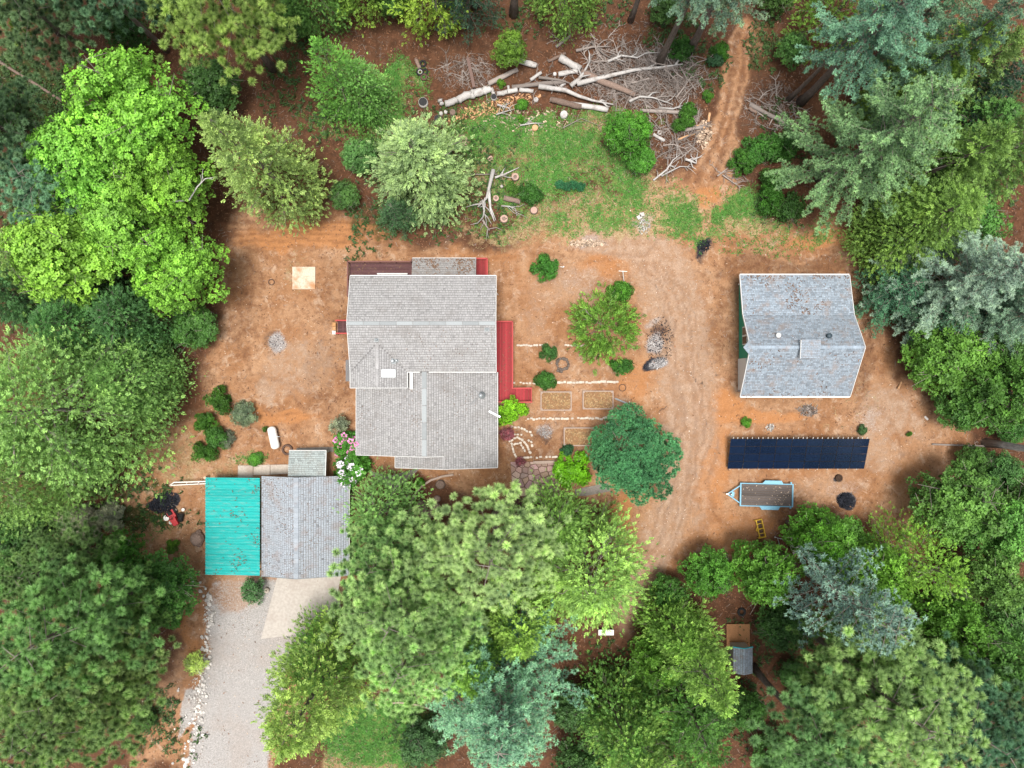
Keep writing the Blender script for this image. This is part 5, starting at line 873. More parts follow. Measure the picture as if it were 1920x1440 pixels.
heap('brush_twigs', mat_twig, 1205, 145, 125, 62, 3600, .035, .35, .4, (0, 1), 0, 14); heap('brush_twigs', mat_twig, 1260, 262, 62, 42, 700, .03, .25, .4, (.2, 1), 0, 12); heap('brush_twigs', mat_twig, 875, 135, 60, 36, 600, .028, .15, .4, (.2, 1), 0, 12); heap('brush_twigs', mat_twig, 1445, 200, 60, 60, 700, .03, .2, .4, (0, .8), 0, 12); heap('brush_twigs', mat_twig, 1290, 215, 30, 22, 400, .03, .25, .4, (.2, 1), -30, 14); heap('brush_twigs', mat_twig, 1130, 60, 120, 40, 400, .025, .08, .4, (0, .7), 0, 12); heap('brush_twigs', mat_twig, 650, 100, 90, 60, 200, .025, .08, .4, (0, .8), 0, 12)
# ------------------------------------------------------------------ trees and shrubs
mat_leaf, t, b, o = new_mat('foliage')
oc = t.add('ShaderNodeObjectInfo').outputs['Color']; tn = t.attr('tint')
pos = t.add('ShaderNodeNewGeometry').outputs['Position']
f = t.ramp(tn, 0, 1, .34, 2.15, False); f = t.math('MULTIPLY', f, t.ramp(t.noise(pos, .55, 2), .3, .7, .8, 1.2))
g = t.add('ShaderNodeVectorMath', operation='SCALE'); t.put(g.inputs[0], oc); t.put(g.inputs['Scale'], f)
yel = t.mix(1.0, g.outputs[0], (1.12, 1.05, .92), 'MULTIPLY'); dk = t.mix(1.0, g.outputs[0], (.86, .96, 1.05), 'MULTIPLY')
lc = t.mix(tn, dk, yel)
t.put(b.inputs['Base Color'], lc); b.inputs['Roughness'].default_value = .55; b.inputs['Specular IOR Level'].default_value = .3
tr = t.add('ShaderNodeBsdfTranslucent'); t.put(tr.inputs[0], t.mix(1.0, lc, (1.15, 1.2, .6), 'MULTIPLY')); ms = t.add('ShaderNodeMixShader'); ms.inputs[0].default_value = .24
t.l.new(b.outputs[0], ms.inputs[1]); t.l.new(tr.outputs[0], ms.inputs[2]); t.l.new(ms.outputs[0], o.inputs[0])
mat_bark = simple('bark', (.15, .115, .10), .95, .4, scale=1.2, stretch=(1, 1, .25), stain=(.26, .22, .2), stain_amt=.4)
mat_grey_bark = simple('grey_trunk_bark', (.36, .34, .335), .95, .35, scale=1.2, stretch=(1, 1, .25), stain=(.13, .11, .10), stain_amt=.5)
mat_limb = simple('pale_branch_bark', (.25, .215, .19), .9, .25, scale=1.5, bump=.2)

def frame(D, roll):
    D = D/np.linalg.norm(D, axis=1, keepdims=True); ref = np.where(np.abs(D[:, 2:3]) < .92, [[0, 0, 1.]], [[1., 0, 0]])
    X = np.cross(ref, D); X /= np.linalg.norm(X, axis=1, keepdims=True); Y = np.cross(D, X)
    c, s = np.cos(roll)[:, None], np.sin(roll)[:, None]
    return np.stack([X*c+Y*s, -X*s+Y*c, D], -1)      # columns
def stamp(temps, P, D, Sz, T, roll=None, jt=.18):
    """copies of leaf-clump templates at points P along directions D"""
    n = len(P); roll = rng.uniform(0, 2*np.pi, n) if roll is None else roll
    R = frame(D, roll); which = rng.integers(0, len(temps), n); Vs, Fs, Ts = [], {3: [], 4: []}, []; base = 0
    for k, (tv, tf, tt) in enumerate(temps):
        m = which == k
        if not m.any(): continue
        V = np.einsum('nij,mj->nmi', R[m], tv)*Sz[m][:, None, None]+P[m][:, None, :]
        q = len(tv); Vs.append(V.reshape(-1, 3)); nn = m.sum()
        F = (tf[None]+(np.arange(nn)*q)[:, None, None]+base).reshape(-1, tf.shape[1]); Fs[tf.shape[1]].append(F)
        Ts.append(np.clip(T[m][:, None]+tt[None]+rng.normal(0, jt*.4, (nn, q)), 0, 1).ravel()); base += nn*q
    return np.concatenate(Vs), [np.concatenate(Fs[k]) for k in Fs if Fs[k]], np.concatenate(Ts)
def merge(parts):
    V, F3, F4, T = [], [], [], []; b = 0
    for v, fs, t_ in parts:
        V.append(v); T.append(t_)
        for f in fs: (F3 if f.shape[1] == 3 else F4).append(f+b)
        b += len(v)
    return np.concatenate(V), [np.concatenate(x) for x in (F3, F4) if x], np.concatenate(T)

def t_pom(nn=165, L=.53, w=.06, low=-.25, droop=.06):
    d = unit(nn*4); d = d[d[:, 2] > low][:nn]; nn = len(d); sd = np.cross(d, unit(nn)); sd /= np.linalg.norm(sd, axis=1, keepdims=True)
    Ls = L*rng.uniform(.72, 1.08, nn)[:, None]; a = d*L*.12-sd*w/2; b_ = d*L*.12+sd*w/2; c_ = d*Ls+np.array([[0, 0, -droop]])*Ls
    V = np.stack([a, b_, c_], 1).reshape(-1, 3); tt = np.tile([-.30, -.30, .20], nn)+np.repeat(.16*np.clip(d[:, 2], 0, 1), 3)  # dark needle bases and light upper tips put depth shading into the tint
    return V, np.arange(nn*3).reshape(nn, 3), tt
def kite(c, d, sd, L, w): return [c, c+d*L*.45+sd*w/2, c+d*L, c+d*L*.45-sd*w/2]
def t_spray(L=.8, nl=8, w=.13):
    V, tt = [], []
    for k in range(nl):
        u = .12+.88*k/(nl-1); s_ = -1 if k % 2 else 1; c = np.array([0, 0, u*L*.75]); c[1] -= .12*u*u
        an = rng.uniform(.5, .95)*s_ if k < nl-1 else 0; d = np.array([math.sin(an), rng.normal(-.1, .3), math.cos(an)]); d /= np.linalg.norm(d)
        sd = np.cross(d, np.array([0, 1, 0])+rng.normal(0, .45, 3)); sd /= np.linalg.norm(sd)
        V += kite(c, d, sd, L*(.52-.22*u)*rng.uniform(.8, 1.2), w*rng.uniform(.8, 1.3)); tt += [-.15+.2*u, .1*u, .22*u, .1*u]
    return np.array(V), np.arange(len(V)).reshape(-1, 4), np.array(tt)
def t_rosette(nl=9, L=.32, w=.22):
    V, tt = [], []
    for k in range(nl):
        a = 2*math.pi*(k+rng.uniform(-.3, .3))/nl; e = rng.uniform(-.25, .9); d = np.array([math.cos(a)*math.cos(e), math.sin(a)*math.cos(e), math.sin(e)])
        sd = np.cross(d, np.array([0, 0, 1.])+rng.normal(0, .3, 3)); sd /= np.linalg.norm(sd); c = d*.06+np.array([0, 0, rng.uniform(-.1, .1)])
        V += kite(c, d, sd, L*rng.uniform(.7, 1.2), w*rng.uniform(.8, 1.2)); tt += [-.1, 0, .08, 0]
    return np.array(V), np.arange(len(V)).reshape(-1, 4), np.array(tt)
def t_brush(L=.7, nn=16, bl=.22, w=.06, open_=.9):
    V, tt = [], []
    for k in range(nn):
        u = rng.uniform(0, 1); a = rng.uniform(0, 2*math.pi); c = np.array([0, 0, u*L]); e = open_*rng.uniform(.7, 1.2)
        d = np.array([math.cos(a)*math.sin(e), math.sin(a)*math.sin(e), math.cos(e)]); sd = np.cross(d, unit(1)[0]); sd /= np.linalg.norm(sd); l = bl*(1.1-.4*u)*rng.uniform(.8, 1.2)
        V += [c-sd*w/2, c+sd*w/2, c+d*l]; tt += [-.1, -.1, .12]
    return np.array(V), np.arange(len(V)).reshape(-1, 3), np.array(tt)
POM = [t_pom() for _ in range(4)]; SPRAY = [t_spray() for _ in range(6)]; ROS = [t_rosette() for _ in range(6)]
BRUSH = [t_brush() for _ in range(6)]; TUFT = [t_pom(24, .30, .075, -.2, 0) for _ in range(5)]; FINE = [t_pom(26, .27, .06, -.3, 0) for _ in range(5)]; SMALL = [t_rosette(8, .24, .15) for _ in range(6)]
NARROW = [t_rosette(10, .36, .09) for _ in range(5)]

def branch_curve(p0, az, L, rise, droop, n=6):
    u = np.linspace(0, 1, n)
    return np.stack([p0[0]+np.cos(az)*L*u, p0[1]+np.sin(az)*L*u, p0[2]+rise*L*u-droop*L*u*u], -1)

def trunk_mesh(name, h, r, limbs, lean=0.0, top=.04):
    mb = MB(); ph = rng.uniform(0, 6)
    pts = [(lean*z+.08*math.sin(z*.35+ph), .08*math.cos(z*.3+ph), z) for z in np.linspace(-.2, h*.97, 9)]
    mb.tube(pts, [r*(1-.0*i)*max(top, (1-i/8.3)**.8)*(1.35 if i == 0 else 1) for i in range(9)], 9)
    return mb.mesh(name, mat_bark, True)
def limb_mesh(name, curves, r0=.05):
    mb = MB()
    for c in curves: mb.tube(c, [r0*(1-.75*i/(len(c)-1)) for i in range(len(c))], 4, cap=False)
    return mb.mesh(name, mat_limb, True)

def limb_set(cs, k): return [cs[i] for i in rng.permutation(len(cs))[:k]]
def spaced(P, dmin, order=None):
    """thin a point set so that neighbours keep their distance"""
    keep = []; cell = {}
    for i in (order if order is not None else rng.permutation(len(P))):
        k = tuple(np.floor(P[i]/dmin).astype(int)); ok = True
        for dx in (-1, 0, 1):
            for dy in (-1, 0, 1):
                for dz in (-1, 0, 1):
                    for j in cell.get((k[0]+dx, k[1]+dy, k[2]+dz), ()):
                        if ((P[i]-P[j])**2).sum() < dmin*dmin: ok = False; break
        if ok: cell.setdefault(k, []).append(i); keep.append(i)
    return np.array(keep)
def make_pine(name, h=24, r=5.0, base=.34, nb=58, pp=28, top_round=.58, dmin=.86):
    P, D, C, T = [], [], [], []
    for i in range(nb):
        u = (i+rng.uniform(0, 1))/nb; z = h*(base+(1-base)*u**.9); R = r*(1-u**2.2)**top_round*(.6+.4*min(1, u/.18+.3))*rng.uniform(.68, 1.1)+.3
        az = i*2.399+rng.normal(0, .35); cv = branch_curve((0, 0, z), az, R, rng.uniform(.05, .4), rng.uniform(-.1, .2)); C.append(cv)
        k = max(3, int(pp*(.25+.9*R/r))); s = 1.05-.62*rng.uniform(0, 1, k)**1.3; s[0] = 1.03
        pt = np.stack([np.interp(s, np.linspace(0, 1, 6), cv[:, j]) for j in range(3)], -1); pt[1:] += rng.normal(0, 1, (k-1, 3))*np.array([.85, .85, .42])*(R/r+.25)
        P.append(pt); d = np.tile([math.cos(az)*.5, math.sin(az)*.5, 1.0], (k, 1))+rng.normal(0, .25, (k, 3)); D.append(d)
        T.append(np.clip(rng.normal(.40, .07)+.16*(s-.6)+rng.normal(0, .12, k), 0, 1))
    P.append(np.array([[0, 0, h]])); D.append(np.array([[0, 0, 1.]])); T.append(np.array([.6]))
    P, D, T = map(np.concatenate, (P, D, T)); k = spaced(P, dmin); P, D, T = P[k], D[k], T[k]
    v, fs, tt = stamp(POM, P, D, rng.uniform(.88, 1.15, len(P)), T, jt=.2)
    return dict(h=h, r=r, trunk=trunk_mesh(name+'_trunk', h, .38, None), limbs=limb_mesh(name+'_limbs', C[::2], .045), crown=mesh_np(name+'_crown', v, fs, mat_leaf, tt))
def make_cedar(name, h=22, r=4.5, nb=120, per=42, fat=.8, temps=None, rough=1.0, bare=14, base=.03, sc=.68, shape=1.5):
    P, D, C, T = [], [], [], []
    for i in range(nb):
        u = base+(1-base)*((i+rng.uniform(0, 1))/nb)**1.25; R = r*(1-u**shape)**fat*min(1, .55+u*3.2)*rng.uniform(.80, 1.1); R = max(R, .35)
        az = i*2.399+rng.normal(0, .3); cv = branch_curve((0, 0, h*u-.2), az, R, rng.uniform(.05, .5), rng.uniform(.1, .3)); C.append(cv)
        k = max(4, int(per*(.35+.8*R/r))); s = 1.04-.52*rng.uniform(0, 1, k)**1.5
        pt = np.stack([np.interp(s, np.linspace(0, 1, 6), cv[:, j]) for j in range(3)], -1); ds = rng.normal(0, 1, (k, 3))*np.array([.42, .42, .30])*rough*(.4+R/r); pt += ds
        d = np.tile([math.cos(az)*.95, math.sin(az)*.95, .42], (k, 1))+ds*.9+rng.normal(0, .3, (k, 3)); P.append(pt); D.append(d)
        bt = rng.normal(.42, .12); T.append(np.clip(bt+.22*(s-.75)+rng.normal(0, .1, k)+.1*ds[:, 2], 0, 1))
    k = 26; P.append(np.stack([rng.normal(0, .3, k), rng.normal(0, .3, k), h-rng.uniform(0, 1, k)**2*2], -1)); D.append(np.tile([0, 0, 1.], (k, 1))+rng.normal(0, .5, (k, 3))); T.append(np.clip(rng.normal(.55, .1, k), 0, 1))
    P, D, T = map(np.concatenate, (P, D, T))
    v, fs, tt = stamp(temps or SPRAY, P, D, rng.uniform(.75, 1.2, len(P))*sc, T)
    tw = []
    for cv in limb_set(C, bare):                    # bare grey twigs poking out of the crown
        e = cv[-1]; d = cv[-1]-cv[-3]; tw.append(cv)
        for q in range(2):
            a = cv[rng.integers(3, 5)]; tw.append(np.stack([a, a+d*.5+rng.normal(0, .25, 3), a+d*.9+rng.normal(0, .3, 3)+[0, 0, .45]]))
    return dict(h=h, r=r, trunk=trunk_mesh(name+'_trunk', h, .30*h/22, None), limbs=limb_mesh(name+'_limbs', tw, .035), crown=mesh_np(name+'_crown', v, fs, mat_leaf, tt))
def make_fir(name, h=26, r=6.5, base=.16, whorls=14, bpw=6, temps=None, width=.46, up=.2, droop=.12, sc=1.0, shape=.8, dmin=.22, dens=17, side=.9):
    """whorls of long boughs, each a bushy brush of short needle tufts with smaller side boughs"""
    P, D, C, T = [], [], [], []
    def bough(cv, wd, L, bt, lv):
        n = max(5, int(L*dens*(1.6 if lv == 0 else 1.2))); s = .14+.88*rng.uniform(0, 1, n)**.8; pt = np.stack([np.interp(s, np.linspace(0, 1, len(cv)), cv[:, j]) for j in range(3)], -1)
        ax = cv[-1]-cv[0]; ax = ax/np.linalg.norm(ax); sd = np.cross(ax, [0, 0, 1.]); sd /= np.linalg.norm(sd); w_ = wd*np.clip((1.12-s)*1.6, .25, 1)
        off = rng.uniform(-1, 1, n); pt = pt+sd[None]*(off*w_)[:, None]+ax[None]*(np.abs(off)*w_*.4)[:, None]+np.array([[0, 0, 1.]])*(rng.normal(.05, .07, n)-np.abs(off)*.12)[:, None]
        P.append(pt); D.append(sd[None]*off[:, None]*.8+ax[None]*.7+np.array([[0, 0, .7]])+rng.normal(0, .22, (n, 3)))
        T.append(np.clip(bt+.34*(s-.6)+.22*(.5-np.abs(off))+rng.normal(0, .10, n), 0, 1)); P.append(cv[-1:]); D.append((ax+[0, 0, .2])[None]); T.append(np.array([min(1, bt+.3)]))  # pale tips; highlight along the bough ridge painted into the tint
    for wi in range(whorls):
        u = base+(1-base)*(wi/(whorls-1))**.9
        for k in range(bpw):
            uu = min(.992, u+rng.normal(0, .012)); R = r*(1-((uu-base)/(1-base)))**shape*rng.uniform(.62, 1.18)+.55; az = 2*math.pi*k/bpw+wi*1.35+rng.normal(0, .2)
            cv = branch_curve((0, 0, h*uu), az, R, up+.45*uu+rng.normal(0, .05), droop*(1.3-uu)); C.append(cv); bt = rng.normal(.44, .07)
            bough(cv, width*min(1, .35+R/r*.9), R, bt, 0)
            for q in range(int(R/1.7)):                       # side boughs along the main one
                f_ = rng.uniform(.3, .8); p0 = np.array([np.interp(f_, np.linspace(0, 1, 6), cv[:, j]) for j in range(3)]); L2 = R*(1-f_)*rng.uniform(.5, .85)+.4
                c2 = branch_curve(p0, az+rng.choice([-1, 1])*rng.uniform(.4, .65), L2, .1, .1); bough(c2, width*.6, L2, bt+rng.normal(0, .04), 1)
    P.append(np.array([[0, 0, h-.5], [0, 0, h-.1]])); D.append(np.array([[0, 0, 1.], [.1, 0, 1]])); T.append(np.array([.6, .7]))
    P, D, T = map(np.concatenate, (P, D, T)); k = spaced(P, dmin); P, D, T = P[k], D[k], T[k]
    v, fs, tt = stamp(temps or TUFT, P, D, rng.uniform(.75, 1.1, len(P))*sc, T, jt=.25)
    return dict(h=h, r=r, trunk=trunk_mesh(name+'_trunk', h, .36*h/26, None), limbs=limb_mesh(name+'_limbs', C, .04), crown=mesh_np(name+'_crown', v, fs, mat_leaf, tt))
def make_blobs(name, h=15, r=6, nblob=34, per=46, br=1.7, temps=None, sc=1.0, zlo=.38, gap=.0, squash=.75, bare=10, trunk_r=.32, out=.55, core=.25, rv=(.7, 1.2)):
    """rounded crown: clusters of leaf clumps carried on limbs"""
    B = []
    for i in range(nblob):
        u = (i+.5)/nblob; ph = i*2.399; e = math.asin(min(1, u**.75)); rr = rng.uniform(.72, 1.0) if rng.uniform() > core else rng.uniform(.3, .6)
        B.append((math.cos(ph)*math.cos(e)*(r-br*.8)*rr+rng.normal(0, .2), math.sin(ph)*math.cos(e)*(r-br*.8)*rr+rng.normal(0, .2), h*zlo+(h*(1-zlo)-br*.7)*(math.sin(e)*rr*.85+.15)+rng.normal(0, .3)))
    P, D, T, C = [], [], [], []
    for bx in B:
        bx = np.array(bx); R = br*rng.uniform(*rv); n = int(per*rng.uniform(.75, 1.25)*(R/br)**1.3); d = unit(n*3); d = d[d[:, 2] > -.35][:n]; n = len(d)
        rr = R*rng.uniform(.55, 1.05, n)[:, None]; P.append(bx+d*rr*[1, 1, squash]); cen = np.array([bx[0], bx[1], 0])/r
        D.append(d*[1, 1, 1]+cen*out+np.array([0, 0, .5])+rng.normal(0, .25, (n, 3))); bt = rng.normal(.45, .10)
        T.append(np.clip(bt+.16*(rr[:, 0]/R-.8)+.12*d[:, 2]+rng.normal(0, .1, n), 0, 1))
        s0 = np.array([0, 0, h*zlo*rng.uniform(.5, .95)]); mid = (s0+bx)/2+rng.normal(0, .25, 3)+[0, 0, -.3]; C.append(np.stack([s0, mid, bx, bx+unit(1)[0]*R*.7+[0, 0, R*.3]]))
    P, D, T = map(np.concatenate, (P, D, T))
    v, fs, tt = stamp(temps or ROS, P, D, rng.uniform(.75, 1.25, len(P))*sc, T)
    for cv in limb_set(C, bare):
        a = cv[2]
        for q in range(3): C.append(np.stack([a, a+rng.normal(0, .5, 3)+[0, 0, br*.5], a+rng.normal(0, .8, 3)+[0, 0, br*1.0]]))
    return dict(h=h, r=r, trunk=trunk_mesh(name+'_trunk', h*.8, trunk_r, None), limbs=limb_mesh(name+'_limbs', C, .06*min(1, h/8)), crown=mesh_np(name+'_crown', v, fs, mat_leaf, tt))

PROTO = {
 'pine': [make_pine('pine'), make_pine('pine', 26, 4.8, .4, 56, 26), make_pine('pine', 23, 5.4, .3, 64, 28)],
 'tallpine': [make_pine('tall_pine', 29, 5.2, .55, 46, 28), make_pine('tall_pine', 28, 5.0, .52, 46, 28)],
 'cedar': [make_cedar('cedar'), make_cedar('cedar', 24, 4.6, 130, 40, .7), make_cedar('cedar', 20, 5.0, 110, 44, .6, rough=1.3, shape=1.9)],
 'loose': [make_cedar('loose_cedar', 20, 4.6, 84, 34, .75, rough=1.4, bare=22), make_cedar('loose_cedar', 22, 4.6, 90, 34, .6, rough=1.5, bare=24, shape=2.0)],
 'wide': [make_cedar('wide_cedar', 20, 7.5, 230, 46, .62, rough=1.7, bare=40, shape=2.2)],
 'fir': [make_fir('fir'), make_fir('fir', 27, 6.0, .14, 15, 6)],
 'tallfir': [make_fir('tall_fir', 30, 5.0, .48, 9, 6), make_fir('tall_fir', 30, 5.2, .42, 10, 6)],
 'sugar': [make_fir('sugar_pine', 26, 4.8, .40, 10, 5, TUFT, .8, .3, .25, 1.25, .55, .42, 9)],
 'darkfir': [make_fir('dark_fir', 20, 4.6, .10, 17, 6, FINE, .7, .15, .1, 1.1, .7, .27, 9)],
 'maple': [make_blobs('maple', 17, 7.0, 52, 66, 1.75, sc=.9), make_blobs('maple', 15, 5.5, 38, 62, 1.7, sc=.9)],
 'oak': [make_blobs('oak', 12, 5.0, 40, 52, 1.35, SMALL, 1.25, .25), make_blobs('oak', 14, 4.6, 44, 50, 1.3, SMALL, 1.25, .2)],
 'sequoia': [make_blobs('sequoia', 11, 5.4, 27, 190, 1.3, TUFT, .85, .12, bare=3, out=.3, squash=1.15, core=.12, rv=(.8, 1.1))],
 'shrub': [make_blobs('shrub', 2.4, 1.6, 20, 46, .5, SMALL, .72, .12, bare=3, trunk_r=.08, core=.3, rv=(.45, 1.5)), make_blobs('shrub', 2.2, 1.5, 17, 46, .5, SMALL, .75, .12, bare=4, trunk_r=.07, core=.3, rv=(.4, 1.6)), make_blobs('shrub', 2.0, 1.6, 15, 50, .5, SMALL, .7, .1, bare=4, trunk_r=.07, core=.4, rv=(.4, 1.7))],
 'feather': [make_cedar('feathery_bush', 3.6, 3.3, 74, 15, .55, SPRAY, .7, 4, .05, .85, 1.6)],
 'grey': [make_blobs('grey_bush', 1.8, 2.2, 18, 44, .6, NARROW, .7, .12, bare=12, trunk_r=.06, core=.2)],
 'flower': [make_blobs('rhododendron', 2.6, 1.7, 16, 50, .65, ROS, .62, .15, bare=2, trunk_r=.08, core=.1)],
 'sparse': [make_blobs('sapling', 2.6, 1.5, 13, 14, .55, NARROW, .9, .2, bare=6, trunk_r=.05, core=.3)],
}
NAMES = {'pine': ('pine_tree', 'pine tree'), 'tallpine': ('pine_tree', 'pine tree'), 'cedar': ('cedar_tree', 'cedar'), 'loose': ('cedar_tree', 'cedar'), 'wide': ('cedar_tree', 'cedar'), 'fir': ('fir_tree', 'fir tree'), 'tallfir': ('fir_tree', 'fir tree'), 'sugar': ('sugar_pine', 'pine tree'),
         'darkfir': ('fir_tree', 'fir tree'), 'maple': ('maple_tree', 'broadleaf tree'), 'oak': ('oak_tree', 'broadleaf tree'), 'sequoia': ('sequoia_tree', 'conifer'), 'shrub': ('shrub', 'shrub'), 'feather': ('feathery_bush', 'bush'),
         'grey': ('grey_bush', 'bush'), 'flower': ('flowering_bush', 'bush'), 'sparse': ('sapling', 'sapling')}
HANG = {'pine': 1, 'tallpine': 1, 'cedar': 1, 'loose': 1, 'wide': .85, 'fir': 1, 'tallfir': 1, 'sugar': 1, 'darkfir': 1, 'maple': .65, 'oak': .65, 'sequoia': .6, 'shrub': .6, 'feather': .5, 'grey': .5, 'flower': .6, 'sparse': .5}
_pn = {}; LEAF_SAT, LEAF_GAIN = 1.02, 1.6; KIND_GAIN = {'oak': .78, 'shrub': .62, 'maple': .9, 'flower': .7, 'feather': .85, 'darkfir': .9}     # fresh spring foliage
def tree(kind, px, py, h, rad, col, label, which=None, group=None, z=0.0):
    """px, py: where the survey saw the tip (conifers) or the crown's middle (round crowns); the foot is worked out from the height"""
    foot = kind[:2] == 'F:'; kind = kind[2:] if foot else kind; i = _pn.get(kind, 0); _pn[kind] = i+1; pr = PROTO[kind][(i if which is None else which) % len(PROTO[kind])]
    x, y, _ = W(px, py, 0 if foot else h*HANG[kind]); name, cat = NAMES[kind]
    o = thing(name, label, cat, (x, y, z), rng.uniform(0, 6.283), group, (rad/pr['r'], rad/pr['r'], h/pr['h']))
    for part, key in (('trunk', 'trunk'), ('limbs', 'limbs'), ('crown', 'crown')):
        c = link(part, pr[key], o)
        if key == 'limbs': c['kind'] = 'stuff'      # fine twigs
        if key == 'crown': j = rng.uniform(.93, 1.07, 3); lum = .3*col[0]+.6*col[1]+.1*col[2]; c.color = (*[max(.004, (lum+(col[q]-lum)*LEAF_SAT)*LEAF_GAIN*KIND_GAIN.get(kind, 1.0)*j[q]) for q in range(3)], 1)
    return o
YG, LG, MG, DG, BG, BD, PG, PL, BR = (.16, .235, .07), (.135, .215, .06), (.065, .15, .04), (.035, .085, .026), (.115, .185, .13), (.05, .115, .075), (.115, .19, .06), (.19, .27, .10), (.115, .235, .035)
